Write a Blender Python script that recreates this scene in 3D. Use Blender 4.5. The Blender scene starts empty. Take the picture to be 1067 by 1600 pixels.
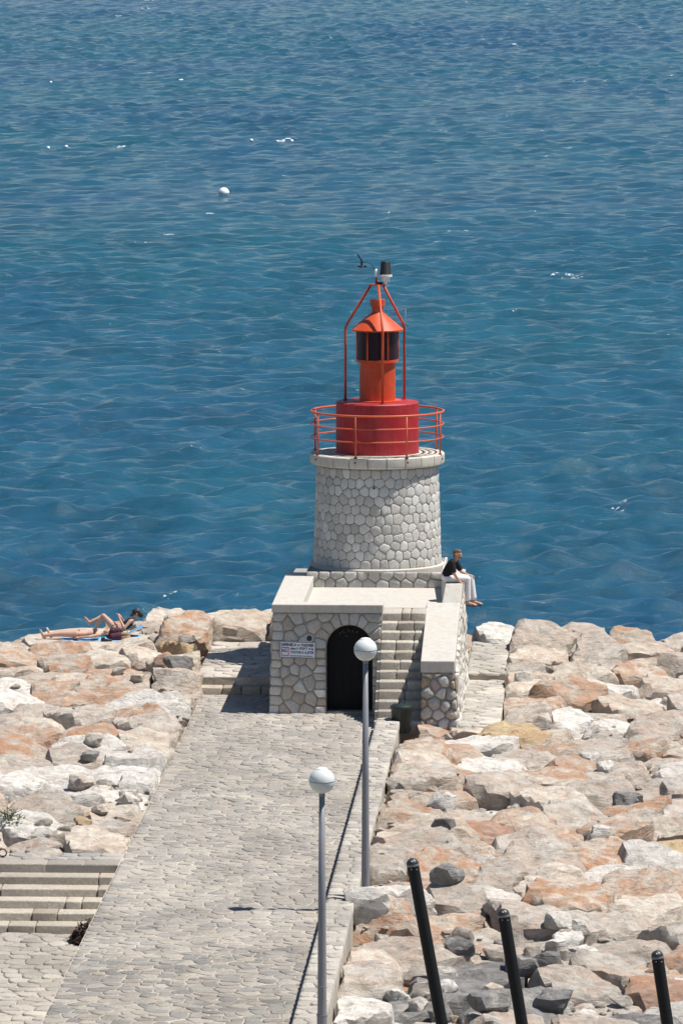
import bpy, bmesh, math, random
import numpy as np
from mathutils import Vector, Matrix, noise
from mathutils.bvhtree import BVHTree

R = math.radians
scene = bpy.context.scene
C = scene.collection
random.seed(7)

# ------------------------------------------------------------------ camera, sky, sun, exposure
# World frame: u (x) across the pier, v (y) along it towards the sea, origin at the near corner of the lighthouse base.
F_PX, CAM_H = 9645.0, 19.8                   # focal length in pixels of the 1600 px tall photo, camera height over the pier
PITCH = math.atan(1050 / F_PX)
YAW = math.atan(.045)
CAM = Vector((7.925, -139.192, CAM_H))
cam = bpy.data.cameras.new('camera')
cam.sensor_fit = 'VERTICAL'; cam.sensor_height = 36.0; cam.sensor_width = 24.0
cam.lens = F_PX / 1600 * 36.0
cam.clip_start = 1.0; cam.clip_end = 20000
camo = bpy.data.objects.new('camera', cam); C.objects.link(camo)
camo.location = CAM
camo.rotation_euler = (R(90) - PITCH, 0, YAW)
scene.camera = camo

SUN_EL, SUN_AZ = R(64.5), R(91.5)            # azimuth clockwise from +y; the sun stands over the right-hand bank
w = bpy.data.worlds.new('World'); scene.world = w; w.use_nodes = True
nt = w.node_tree; nt.nodes.clear()
sky = nt.nodes.new('ShaderNodeTexSky'); sky.sky_type = 'NISHITA'; sky.sun_disc = False
sky.sun_elevation = SUN_EL; sky.sun_rotation = SUN_AZ; sky.dust_density = 0.0; sky.ozone_density = 2.5
bg = nt.nodes.new('ShaderNodeBackground'); bg.inputs['Strength'].default_value = 0.066
wo = nt.nodes.new('ShaderNodeOutputWorld')
nt.links.new(sky.outputs[0], bg.inputs[0]); nt.links.new(bg.outputs[0], wo.inputs[0])
sl = bpy.data.lights.new('sun', 'SUN'); sl.energy = 5.0; sl.angle = R(0.53); sl.color = (1.0, .955, .89)
slo = bpy.data.objects.new('sun', sl); C.objects.link(slo)
sd = Vector((math.sin(SUN_AZ) * math.cos(SUN_EL), math.cos(SUN_AZ) * math.cos(SUN_EL), math.sin(SUN_EL)))
slo.rotation_euler = sd.to_track_quat('Z', 'Y').to_euler(); slo.location = (40, 0, 60)
vs = scene.view_settings
vs.view_transform = 'Standard'; vs.look = 'None'; vs.exposure = 0.44; vs.gamma = 1.0; vs.use_curve_mapping = False
scene.render.resolution_x = 682; scene.render.resolution_y = 1024

def ray(px, py):                             # direction through a point of the 1067 x 1600 photo
    a = (px - 533.5) / F_PX; b = -(py - 800) / F_PX
    cp, sp = math.cos(PITCH), math.sin(PITCH)
    x, y, z = a, cp + b * sp, -sp + b * cp
    c, s = math.cos(YAW), math.sin(YAW)
    return Vector((x * c - y * s, x * s + y * c, z))
def ground(px, py, z=0.0):                   # where that line meets a level
    d = ray(px, py); return CAM + d * ((z - CAM.z) / d.z)
def at_v(px, py, v):                         # where it meets a plane across the pier
    d = ray(px, py); return CAM + d * ((v - CAM.y) / d.y)

def in_frame(u, v, z, m=60):
    d = Vector((u, v, z)) - CAM; c, s = math.cos(YAW), math.sin(YAW)
    x, y = d.x*c + d.y*s, -d.x*s + d.y*c
    cp, sp = math.cos(PITCH), math.sin(PITCH); fw_, up = y*cp - d.z*sp, y*sp + d.z*cp
    return -m < 533.5 + F_PX*x/fw_ < 1067+m and -m < 800 - F_PX*up/fw_ < 1600+m

# ------------------------------------------------------------------ helpers
def tag(o, label=None, cat=None, group=None, kind=None):
    if label: o['label'] = label
    if cat: o['category'] = cat
    if group: o['group'] = group
    if kind: o['kind'] = kind
    return o
def empty(name, loc=(0, 0, 0), rz=0):
    o = bpy.data.objects.new(name, None); C.objects.link(o); o.location = loc; o.rotation_euler.z = rz
    o.empty_display_size = .2
    return o
def link(name, me, mat=None, parent=None, loc=None, smooth=False, color=None):
    o = bpy.data.objects.new(name, me); C.objects.link(o)
    if mat is not None and not me.materials: me.materials.append(mat)
    if parent: o.parent = parent
    if loc is not None: o.location = loc
    if smooth: me.polygons.foreach_set('use_smooth', [True] * len(me.polygons))
    if color: o.color = color
    return o
class MB:
    """collects verts and faces; build() links them as one mesh object"""
    def __init__(s): s.v = []; s.f = []
    def add(s, vs, fs):
        b = len(s.v); s.v += [tuple(p) for p in vs]; s.f += [tuple(i + b for i in f) for f in fs]; return s
    def box(s, x0, x1, y0, y1, z0, z1):
        return s.add([(x0,y0,z0),(x1,y0,z0),(x1,y1,z0),(x0,y1,z0),(x0,y0,z1),(x1,y0,z1),(x1,y1,z1),(x0,y1,z1)],
                     [(0,3,2,1),(4,5,6,7),(0,1,5,4),(1,2,6,5),(2,3,7,6),(3,0,4,7)])
    def hexa(s, p):                          # eight corners, bottom four then top four
        return s.add(p, [(0,3,2,1),(4,5,6,7),(0,1,5,4),(1,2,6,5),(2,3,7,6),(3,0,4,7)])
    def tube(s, pts, r, n=10, caps=True):
        pts = [Vector(p) for p in pts]; rs = r if isinstance(r, (list, tuple)) else [r] * len(pts)
        rings = []; prev = None
        for i, p in enumerate(pts):
            t = (pts[min(i+1, len(pts)-1)] - pts[max(i-1, 0)]).normalized()
            a = prev if prev is not None else (Vector((0,0,1)) if abs(t.z) < .9 else Vector((1,0,0)))
            x = (a - t * a.dot(t)).normalized(); prev = x; y = t.cross(x)
            rings.append([p + (x * math.cos(2*math.pi*k/n) + y * math.sin(2*math.pi*k/n)) * rs[i] for k in range(n)])
        vs = [q for g in rings for q in g]; fs = []
        for i in range(len(pts)-1):
            for k in range(n):
                fs.append((i*n+k, i*n+(k+1)%n, (i+1)*n+(k+1)%n, (i+1)*n+k))
        if caps: fs += [tuple(reversed(range(n))), tuple((len(pts)-1)*n+k for k in range(n))]
        return s.add(vs, fs)
    def lathe(s, prof, c=(0, 0), n=48):      # (r, z) profile from bottom to top
        vs = []; fs = []
        for r, z in prof:
            vs += [(c[0]+r*math.cos(2*math.pi*k/n), c[1]+r*math.sin(2*math.pi*k/n), z) for k in range(n)]
        for i in range(len(prof)-1):
            for k in range(n): fs.append((i*n+k, i*n+(k+1)%n, (i+1)*n+(k+1)%n, (i+1)*n+k))
        fs += [tuple(reversed(range(n))), tuple((len(prof)-1)*n+k for k in range(n))]
        return s.add(vs, fs)
    def mesh(s, name):
        me = bpy.data.meshes.new(name); me.from_pydata(s.v, [], s.f); me.update(); return me
    def build(s, name, mat, parent=None, loc=None, smooth=False, bevel=0, color=None, auto=None):
        me = s.mesh(name)
        if bevel:
            bm = bmesh.new(); bm.from_mesh(me)
            bmesh.ops.bevel(bm, geom=bm.edges[:], offset=bevel, segments=2, affect='EDGES', profile=.6)
            bm.to_mesh(me); bm.free()
        o = link(name, me, mat, parent, loc, smooth, color)
        if auto:
            me.polygons.foreach_set('use_smooth', [True] * len(me.polygons))
            bm = bmesh.new(); bm.from_mesh(me)
            for e in bm.edges:
                if len(e.link_faces) == 2 and e.calc_face_angle(0) > R(auto): e.smooth = False
            bm.to_mesh(me); bm.free()
        return o
def torus_pts(c, r, z, n=64): return [(c[0]+r*math.cos(2*math.pi*k/n), c[1]+r*math.sin(2*math.pi*k/n), z) for k in range(n)]
def ring_tube(mb, c, R0, z, r, n=72, m=8):
    vs = []; fs = []
    for i in range(n):
        a = 2*math.pi*i/n
        for k in range(m):
            b = 2*math.pi*k/m
            vs.append((c[0]+(R0+r*math.cos(b))*math.cos(a), c[1]+(R0+r*math.cos(b))*math.sin(a), z+r*math.sin(b)))
    for i in range(n):
        for k in range(m):
            fs.append((i*m+k, ((i+1)%n)*m+k, ((i+1)%n)*m+(k+1)%m, i*m+(k+1)%m))
    return mb.add(vs, fs)

# ------------------------------------------------------------------ materials
class NB:
    def __init__(s, name):
        s.m = bpy.data.materials.new(name); s.m.use_nodes = True; s.t = s.m.node_tree
        s.b = s.t.nodes['Principled BSDF']; s.out = s.t.nodes['Material Output']
    def n(s, typ, **kw):
        q = s.t.nodes.new(typ)
        for k, v in kw.items(): setattr(q, k, v)
        return q
    def L(s, a, b): s.t.links.new(a, b)
    def val(s, sock, v):
        if hasattr(v, 'is_linked') or isinstance(v, bpy.types.NodeSocket): s.L(v, sock)
        else: sock.default_value = v
    def pos(s, scale=(1, 1, 1), obj=False):
        if obj: o = s.n('ShaderNodeTexCoord').outputs['Object']
        else: o = s.n('ShaderNodeNewGeometry').outputs['Position']
        mp = s.n('ShaderNodeMapping'); mp.inputs['Scale'].default_value = scale; s.L(o, mp.inputs['Vector']); return mp.outputs[0]
    def noise(s, vec, scale, detail=4, rough=.55, dist=0):
        q = s.n('ShaderNodeTexNoise'); q.inputs['Scale'].default_value = scale; q.inputs['Detail'].default_value = detail
        q.inputs['Roughness'].default_value = rough; q.inputs['Distortion'].default_value = dist; s.L(vec, q.inputs['Vector']); return q.outputs['Fac']
    def ramp(s, fac, stops):
        q = s.n('ShaderNodeValToRGB'); s.L(fac, q.inputs[0]); e = q.color_ramp.elements
        while len(e) < len(stops): e.new(.5)
        for i, (p, c) in enumerate(stops):
            e[i].position = p; e[i].color = c if isinstance(c, tuple) and len(c) == 4 else ((c, c, c, 1) if not isinstance(c, tuple) else c + (1,))
        return q.outputs[0]
    def mix(s, fac, a, b, mode='MIX'):
        q = s.n('ShaderNodeMix', data_type='RGBA', blend_type=mode)
        s.val(q.inputs[0], fac)
        for sock, v in ((q.inputs[6], a), (q.inputs[7], b)):
            if isinstance(v, tuple): sock.default_value = v if len(v) == 4 else v + (1,)
            else: s.L(v, sock)
        return q.outputs[2]
    def math(s, op, a, b=0.0, c=0.0):
        q = s.n('ShaderNodeMath', operation=op)
        for sock, v in zip(q.inputs, (a, b, c)): s.val(sock, v)
        return q.outputs[0]
    def bump(s, h, strength=.5, dist=.02, prev=None):
        q = s.n('ShaderNodeBump'); q.inputs['Strength'].default_value = strength; q.inputs['Distance'].default_value = dist
        s.L(h, q.inputs['Height'])
        if prev: s.L(prev, q.inputs['Normal'])
        return q.outputs[0]
    def objcol(s): 
        q = s.n('ShaderNodeObjectInfo'); return q.outputs['Color'], q.outputs['Alpha']
    def done(s, color=None, rough=None, normal=None, **kw):
        if color is not None: s.val(s.b.inputs['Base Color'], color if not isinstance(color, tuple) else (color if len(color) == 4 else color + (1,)))
        if rough is not None: s.val(s.b.inputs['Roughness'], rough)
        if normal is not None: s.L(normal, s.b.inputs['Normal'])
        for k, v in kw.items(): s.val(s.b.inputs[k.replace('_', ' ')], v)
        return s.m

def mat_rock(name, fixed=None):
    q = NB(name); p = q.pos(); col, al = q.objcol()
    if fixed == 'island':
        isl = q.n('ShaderNodeNewGeometry').outputs['Random Per Island']
        col = q.ramp(isl, [(.0, (.47, .43, .385)), (.3, (.58, .52, .43)), (.5, (.45, .40, .35)), (.7, (.65, .61, .56)), (1., (.54, .48, .41))]); al = .38
    elif fixed: col = fixed; al = .25
    big = q.noise(p, .9, 3, .55)
    mid = q.noise(p, 4.5, 6, .62, .4)
    fine = q.noise(p, 26, 5, .65)
    c = q.mix(1, col, q.ramp(mid, [(.27, .66), (.5, 1.03), (.73, 1.28)]), 'MULTIPLY')
    # pale weathered patches
    pale = q.ramp(q.noise(p, 1.7, 5, .6, .8), [(.52, 0.), (.68, 1.)])
    c = q.mix(q.math('MULTIPLY', pale, .5), c, (.64, .59, .52))
    # iron staining, strength carried by the boulder itself
    st = q.ramp(q.noise(q.pos((1, .8, 2.2)), 1.35, 6, .62, 1.2), [(.44, 0.), (.58, 1.)])
    stc = q.mix(q.noise(p, 5.5, 5, .6), (.40, .175, .08), (.59, .39, .265))
    c = q.mix(q.math('MULTIPLY', st, al), c, stc)
    # dark lichen specks and pits
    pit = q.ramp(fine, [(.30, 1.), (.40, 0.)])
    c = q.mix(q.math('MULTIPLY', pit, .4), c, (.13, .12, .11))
    vor = q.n('ShaderNodeTexVoronoi', feature='F1'); vor.inputs['Scale'].default_value = 2.4
    wob = q.n('ShaderNodeTexNoise'); wob.inputs['Scale'].default_value = 1.6; wob.inputs['Detail'].default_value = 5; q.L(p, wob.inputs['Vector'])
    q.L(q.mix(.45, p, wob.outputs['Color']), vor.inputs['Vector'])
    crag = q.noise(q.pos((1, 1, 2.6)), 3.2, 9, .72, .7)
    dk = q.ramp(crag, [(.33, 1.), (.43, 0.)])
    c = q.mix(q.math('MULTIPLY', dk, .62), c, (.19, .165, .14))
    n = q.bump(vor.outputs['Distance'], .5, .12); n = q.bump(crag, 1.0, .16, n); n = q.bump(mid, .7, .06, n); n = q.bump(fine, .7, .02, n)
    return q.done(c, .93, n, Specular_IOR_Level=.2)
def mat_stone(name, base, var=.25, rough=.9, bump=.5, scale=14, useobj=False, stain=(.34, .27, .19), stain_amt=.35):
    q = NB(name); p = q.pos()
    c = base if not useobj else q.objcol()[0]
    a = q.noise(p, scale, 6, .65); b = q.noise(p, scale * 4, 4, .6); g = q.noise(p, 1.1, 4, .6)
    c = q.mix(1, c, q.ramp(a, [(.25, 1 - var), (.7, 1 + var * .5)]), 'MULTIPLY')
    c = q.mix(q.math('MULTIPLY', q.ramp(g, [(.48, 0.), (.7, 1.)]), stain_amt), c, stain)
    if name.startswith(('paving', 'sandy')): c = q.mix(1, c, q.ramp(q.noise(q.pos((1, .5, 1)), .55, 5, .6), [(.3, .74), (.7, 1.18)]), 'MULTIPLY')
    if name.startswith(('pale_cement', 'coping')):      # grime runs and worn patches
        c = q.mix(q.math('MULTIPLY', q.ramp(q.noise(q.pos((7, 7, .8)), 1.2, 5, .65), [(.52, 0.), (.70, 1.)]), .28), c, (.22, .17, .12))
        c = q.mix(q.math('MULTIPLY', q.ramp(q.noise(p, 3.1, 7, .7, .8), [(.54, 0.), (.66, 1.)]), .30), c, (.33, .29, .24))
    n = q.bump(a, bump, .03); n = q.bump(b, bump * .8, .01, n)
    return q.done(c, rough, n, Specular_IOR_Level=.25)
def mat_plain(name, base, rough=.5, var=.08, scale=6, metallic=0., bump=.0, spec=.5):
    q = NB(name); p = q.pos(); a = q.noise(p, scale, 5, .6)
    c = q.mix(1, base, q.ramp(a, [(.3, 1 - var), (.7, 1 + var)]), 'MULTIPLY')
    n = q.bump(q.noise(p, scale * 8, 3), bump, .005) if bump else None
    return q.done(c, rough, n, Metallic=metallic, Specular_IOR_Level=spec)
def mat_paint(name, base, faded, rough=.45, streak=.3, orange_peel=.15):
    q = NB(name)
    c = q.mix(q.ramp(q.noise(q.pos(), 2.2, 5, .6), [(.4, 0.), (.75, .8)]), base, faded)
    s = q.ramp(q.noise(q.pos((9, 9, .7)), 1.6, 4, .6), [(.5, 0.), (.72, 1.)])
    c = q.mix(q.math('MULTIPLY', s, streak), c, tuple(x * .55 for x in base))
    n = q.bump(q.noise(q.pos(), 30, 3), orange_peel, .01)
    return q.done(c, rough, n, Specular_IOR_Level=.4)

M = {}
M['rock'] = mat_rock('limestone_boulder')
M['rock_fill'] = mat_rock('limestone_boulder_mixed', 'island')
M['rubble'] = mat_rock('rubble_limestone', (.30, .27, .24, 1))
M['tower_stone'] = mat_stone('white_limestone_block', None, .22, .9, .9, 26, True, (.46, .41, .33), .25)
M['wall_stone'] = mat_stone('rubble_wall_stone', None, .28, .92, .8, 15, True, (.30, .24, .17), .35)
M['mortar'] = mat_stone('grey_mortar', (.33, .305, .27), .25, .95, .4, 30, False, (.14, .12, .10), .4)
M['tower_mortar'] = mat_stone('tower_mortar', (.25, .23, .20), .25, .95, .4, 30, False, (.2, .17, .14), .4)
M['cement'] = mat_stone('pale_cement_coping', (.49, .465, .42), .10, .9, .18, 9, False, (.50, .42, .35), .35)
M['coping'] = mat_stone('coping_stone', None, .16, .9, .35, 20, True, (.40, .33, .24), .3)
M['cobble'] = mat_stone('paving_stone', None, .30, .93, .75, 18, True, (.46, .42, .365), .45)
def mat_bulk():
    q = NB('paving_stone_bulk'); p = q.pos()
    c = q.ramp(q.n('ShaderNodeNewGeometry').outputs['Random Per Island'], [(.0, (.34, .305, .265)), (.25, (.26, .245, .225)), (.5, (.39, .35, .30)), (.75, (.30, .278, .255)), (1., (.36, .315, .265))])
    a = q.noise(p, 18, 6, .65); g = q.noise(p, 1.1, 4, .6)
    c = q.mix(1, c, q.ramp(a, [(.25, .7), (.7, 1.15)]), 'MULTIPLY')
    c = q.mix(q.math('MULTIPLY', q.ramp(g, [(.48, 0.), (.7, 1.)]), .45), c, (.46, .42, .365))
    c = q.mix(1, c, q.ramp(q.noise(q.pos((1, .5, 1)), .55, 5, .6), [(.3, .74), (.7, 1.18)]), 'MULTIPLY')
    return q.done(c, .93, q.bump(q.noise(p, 70, 4), .6, .01, q.bump(a, .75, .03)), Specular_IOR_Level=.25)
M['paving_far'] = mat_bulk()
M['bedding'] = mat_stone('sandy_joint', (.47, .425, .36), .25, .95, .5, 25, False, (.34, .30, .25), .5)
M['step'] = mat_stone('step_stone', None, .28, .92, .7, 16, True, (.28, .23, .17), .45)
M['red'] = mat_paint('dark_red_paint', (.34, .012, .018), (.40, .05, .055), .5, .55, 1.0)
M['orange'] = mat_paint('orange_red_paint', (.52, .058, .016), (.60, .14, .05), .45, .35, .15)
M['rail'] = mat_paint('rail_orange_paint', (.55, .085, .03), (.55, .15, .07), .5, .2, .1)
q = NB('dark_lantern_glass'); M['glass'] = q.done((.022, .006, .011), .08, None, Specular_IOR_Level=.3)
M['black'] = mat_plain('black_plastic', (.012, .012, .013), .5)
M['matte_black'] = mat_plain('matte_black_pole', (.009, .009, .010), .62, .3, 10, bump=.2, spec=.25)
M['pole_cap'] = mat_plain('dark_pole_cap', (.035, .036, .038), .42, .2, 20)
M['pole_ring'] = mat_plain('glint_cap_rim', (.16, .16, .16), .4, .1, 20)  # pale tone paints in the light reflected by the cap's lower rim
M['white'] = mat_plain('white_plastic', (.75, .75, .73), .4)
M['grey_paint'] = mat_plain('grey_pole_paint', (.20, .20, .215), .42, .10, 3, spec=.5)
M['galv'] = mat_plain('galvanised_collar', (.22, .22, .23), .5, .25, 12, metallic=.5)
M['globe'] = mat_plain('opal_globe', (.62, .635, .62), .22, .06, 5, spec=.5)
M['globe_low'] = mat_plain('opal_globe_lower', (.54, .555, .54), .28, .08, 5, spec=.5)  # lower half of the globe, toned slightly darker than the upper
M['green_bin'] = mat_plain('dark_green_bin', (.010, .020, .018), .42, .2, 6)
M['door'] = mat_plain('black_door_paint', (.006, .006, .007), .6, .2, 8, spec=.2)
M['chalk'] = mat_plain('chalk_scrawl', (.14, .14, .15), .9)
M['sign_white'] = mat_plain('sign_enamel', (.72, .74, .82), .3)
M['sign_ink'] = mat_plain('sign_navy_ink', (.015, .02, .06), .5)
M['sign_red'] = mat_plain('sign_red_border', (.38, .02, .05), .4)
M['sign_frame'] = mat_plain('sign_grey_frame', (.13, .14, .17), .4)
M['rust'] = mat_plain('rusty_iron', (.10, .04, .018), .85, .4, 30)
M['skin'] = mat_plain('fair_skin', (.52, .32, .235), .55, .06, 12, spec=.35)  # fair skin colour of the two sunbathers
M['tan_skin'] = mat_plain('tanned_skin', (.47, .26, .18), .55, .06, 12, spec=.35)
M['hair'] = mat_plain('light_brown_hair', (.13, .072, .038), .6, .3, 60)
M['dark_hair'] = mat_plain('dark_hair', (.02, .014, .012), .5, .3, 60)
M['shirt'] = mat_plain('black_cotton', (.016, .016, .018), .9, .25, 20, bump=.3, spec=.2)
M['trousers'] = mat_plain('white_cotton', (.68, .66, .66), .9, .06, 14, bump=.3, spec=.2)
M['swim'] = mat_plain('black_swimwear', (.012, .011, .014), .7, .2, 20)
M['leather'] = mat_plain('brown_leather', (.05, .025, .016), .6, .2, 20)
M['towel_blue'] = mat_plain('blue_towel', (.10, .34, .68), .95, .12, 30, bump=.4, spec=.1)
M['towel_pale'] = mat_plain('pale_blue_towel', (.28, .50, .78), .95, .15, 30, bump=.4, spec=.1)
M['turq'] = mat_plain('turquoise_towel', (.05, .38, .52), .95, .15, 30, bump=.4, spec=.1)
M['bag'] = mat_plain('burgundy_bag', (.06, .012, .028), .8, .2, 20)
M['sand_bag'] = mat_plain('tan_bag', (.30, .20, .10), .8, .2, 20)
M['yellow'] = mat_plain('yellow_green_plastic', (.55, .60, .05), .5)
M['weed'] = mat_plain('dry_seaweed', (.055, .026, .017), .9, .5, 20)
M['leaf'] = mat_plain('dusty_green_leaf', (.09, .12, .04), .7, .4, 9)
M['bike'] = mat_plain('blue_grey_bike_paint', (.10, .13, .22), .4, .1, 9)
M['tyre'] = mat_plain('bicycle_tyre', (.02, .02, .022), .8)
M['buoy'] = mat_plain('white_buoy', (.80, .80, .80), .35, .05, 3)

# ------------------------------------------------------------------ sea
SEA = -2.3
def build_sea():
    rng = np.random.default_rng(3)
    K = []
    for i in range(90):
        lam = 0.95 * (5.0 / 0.95) ** rng.random()
        th = R(-62) + rng.normal(0, .50)               # running from the far left towards the near right
        k = 2 * math.pi / lam
        a = .0066 * lam ** .78 * (0.6 + .8 * rng.random())
        K.append((k * math.cos(th), k * math.sin(th), a, rng.random() * 6.28, math.cos(th), math.sin(th)))
    def disp(X, Y, cut):
        Z = np.zeros_like(X); DX = np.zeros_like(X); DY = np.zeros_like(X)
        # gusts: patches of rougher and calmer water
        G = 1 + .25 * np.sin(X * .045 + 1.3 * np.sin(Y * .018)) * np.sin(Y * .03 + .9) + .2 * np.sin(X * .02 - Y * .011 + 2)
        for kx, ky, a, ph, cx, cy in K:
            if 2 * math.pi / math.hypot(kx, ky) < cut: continue
            p = kx * X + ky * Y + ph
            Z += a * G * np.cos(p); DX -= .45 * a * G * cx * np.sin(p); DY -= .45 * a * G * cy * np.sin(p)
        return X + DX, Y + DY, Z + SEA
    V = []; Fc = []; base = 0
    for (x0, x1, nx, y0, y1, ny, pw, cut) in ((-36, 24, 300, 6, 200, 900, 1.0, .95), (-100, 90, 380, 200, 1500, 1000, 1.5, .95), (-100, -36, 80, -90, 200, 260, 1.0, 2.2), (24, 90, 80, -90, 200, 260, 1.0, 2.2)):
        xs = np.linspace(x0, x1, nx)
        ys = y0 + (y1 - y0) * np.linspace(0, 1, ny) ** pw
        X, Y = np.meshgrid(xs, ys); x, y, z = disp(X, Y, cut)
        V.append(np.stack([x, y, z], -1).reshape(-1, 3))
        i = np.arange(ny - 1)[:, None] * nx + np.arange(nx - 1)[None, :] + base
        Fc.append(np.stack([i, i + 1, i + nx + 1, i + nx], -1).reshape(-1, 4)); base += nx * ny
    far = np.array([(-9000, -900, SEA - .55), (9000, -900, SEA - .55), (9000, 17000, SEA - .55), (-9000, 17000, SEA - .55)], float)
    V.append(far); Fc.append(np.array([[0, 1, 2, 3]]) + base)
    V = np.concatenate(V); Fc = np.concatenate(Fc)
    me = bpy.data.meshes.new('sea'); me.vertices.add(len(V)); me.vertices.foreach_set('co', V.ravel())
    me.loops.add(len(Fc) * 4); me.loops.foreach_set('vertex_index', Fc.ravel())
    me.polygons.add(len(Fc)); me.polygons.foreach_set('loop_start', np.arange(len(Fc)) * 4); me.polygons.foreach_set('loop_total', np.full(len(Fc), 4))
    me.update(calc_edges=True); me.validate()
    q = NB('sea_water'); p = q.pos()
    patch = q.noise(q.pos((1, .45, 1)), .022, 4, .55, .6)
    deep = q.mix(q.ramp(patch, [(.38, 0.), (.62, 1.)]), (.012, .063, .116), (.012, .077, .113))
    streaks = q.noise(q.pos((1, .35, 1)), .28, 5, .6, .5)
    deep = q.mix(1, deep, q.ramp(streaks, [(.3, .80), (.7, 1.2)]), 'MULTIPLY')
    # whitecaps: thin broken foam on scattered crests
    fo = q.math('MULTIPLY', q.ramp(q.noise(q.pos((.6, .4, 1)), .42, 3, .5, .6), [(.703, 0.), (.725, 1.)]),
                q.ramp(q.noise(q.pos((.6, .6, 1)), 3.2, 6, .7, .9), [(.55, 0.), (.60, 1.)]))
    c = q.mix(fo, deep, (.82, .86, .86))
    rp = q.noise(q.pos((.5, 1.0, 1)), 2.6, 8, .66, .5)
    n = q.bump(rp, .7, .15); n = q.bump(q.noise(q.pos((.55, 1.0, 1)), 6.5, 5, .65, .3), .55, .06, n)
    M['sea'] = q.done(c, q.math('ADD', .12, q.math('MULTIPLY', fo, .6)), n, IOR=1.333, Specular_IOR_Level=.30)
    o = link('sea', me, M['sea'], smooth=True); tag(o, 'wind-ruffled teal blue sea with scattered whitecaps', kind='structure')
build_sea()

# ------------------------------------------------------------------ Voronoi pieces
def cell(seeds, wts, i, bound, near):
    poly = bound[:]; sx, sy = seeds[i]; wi = wts[i]
    for j in near:
        if j == i: continue
        tx, ty = seeds[j]; nx, ny = tx - sx, ty - sy
        c = .5 * (tx*tx + ty*ty - wts[j] - sx*sx - sy*sy + wi)
        out = []; m = len(poly)
        for k in range(m):
            a, b = poly[k], poly[(k+1) % m]
            da, db = a[0]*nx + a[1]*ny - c, b[0]*nx + b[1]*ny - c
            if da <= 0: out.append(a)
            if (da < 0 < db) or (db < 0 < da):
                t = da / (da - db); out.append((a[0] + (b[0]-a[0])*t, a[1] + (b[1]-a[1])*t))
        poly = out
        if len(poly) < 3: return []
    return poly
def voronoi(seeds, bound, n_real=None, wts=None, k=26):
    S = np.array(seeds); wts = wts or [0.] * len(seeds); res = []
    for i in range(n_real or len(seeds)):
        d = ((S - S[i]) ** 2).sum(1); near = np.argsort(d)[:k]
        res.append(cell(seeds, wts, i, bound, [int(j) for j in near]))
    return res
def area(p): return .5 * abs(sum(p[i][0]*p[(i+1) % len(p)][1] - p[(i+1) % len(p)][0]*p[i][1] for i in range(len(p))))
def centroid(p): return (sum(a[0] for a in p)/len(p), sum(a[1] for a in p)/len(p))
def clean(p, eps):
    out = []
    for a in p:
        if not out or math.hypot(a[0]-out[-1][0], a[1]-out[-1][1]) > eps: out.append(a)
    while len(out) > 2 and math.hypot(out[0][0]-out[-1][0], out[0][1]-out[-1][1]) < eps: out.pop()
    return out
def inset(p, d):                             # convex polygon, counter-clockwise
    out = p[:]
    m = len(p)
    for k in range(m):
        a, b = p[k], p[(k+1) % m]; ex, ey = b[0]-a[0], b[1]-a[1]; l = math.hypot(ex, ey)
        if l < 1e-6: continue
        nx, ny = ey/l, -ex/l                 # outward
        c = a[0]*nx + a[1]*ny - d; q = []; mm = len(out)
        for i in range(mm):
            u, v = out[i], out[(i+1) % mm]; du, dv = u[0]*nx+u[1]*ny-c, v[0]*nx+v[1]*ny-c
            if du <= 0: q.append(u)
            if (du < 0 < dv) or (dv < 0 < du):
                t = du/(du-dv); q.append((u[0]+(v[0]-u[0])*t, u[1]+(v[1]-u[1])*t))
        out = q
        if len(out) < 3: return []
    return out
def chop(p, f=.22):                          # clip the corners so that stones are not razor sharp
    out = []; m = len(p)
    for i in range(m):
        a, b, c = p[i-1], p[i], p[(i+1) % m]
        out.append((b[0]+(a[0]-b[0])*f, b[1]+(a[1]-b[1])*f)); out.append((b[0]+(c[0]-b[0])*f, b[1]+(c[1]-b[1])*f))
    return out
def piece(poly, fmap, joint, depth, proud, rnd, dome=.25, rim=.2, round_=.2):
    """one stone: a low block with a worn, slightly domed face. fmap(a, b, out) -> point"""
    p = clean(poly, .02)
    p = inset(p, joint)
    if len(p) < 3 or area(p) < .0015: return None
    p = clean(chop(p, round_), .012)
    if len(p) < 3: return None
    sz = math.sqrt(area(p)); cx, cy = centroid(p)
    pr = proud * rnd.uniform(.5, 1.3)
    tx, ty = rnd.uniform(-.06, .06) * pr / proud, rnd.uniform(-.06, .06)
    n = len(p)
    vs = []; 
    for s, o in ((1.0, -depth), (1.0, pr * .45), (1 - rim, pr * .95), (.45, pr * (1 + dome))):
        for a, b in p:
            x, y = cx + (a-cx)*s, cy + (b-cy)*s
            jit = rnd.uniform(-.12, .12) * pr if o > 0 else 0
            vs.append(fmap(x, y, o + jit + ((x-cx)*tx + (y-cy)*ty if o > 0 else 0)))
    vs.append(fmap(cx, cy, pr * (1 + dome * 1.3)))
    fs = []
    for r in range(3):
        for k in range(n): fs.append((r*n+k, r*n+(k+1) % n, (r+1)*n+(k+1) % n, (r+1)*n+k))
    for k in range(n): fs.append((3*n+k, 3*n+(k+1) % n, 4*n))
    return vs, fs
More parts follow.
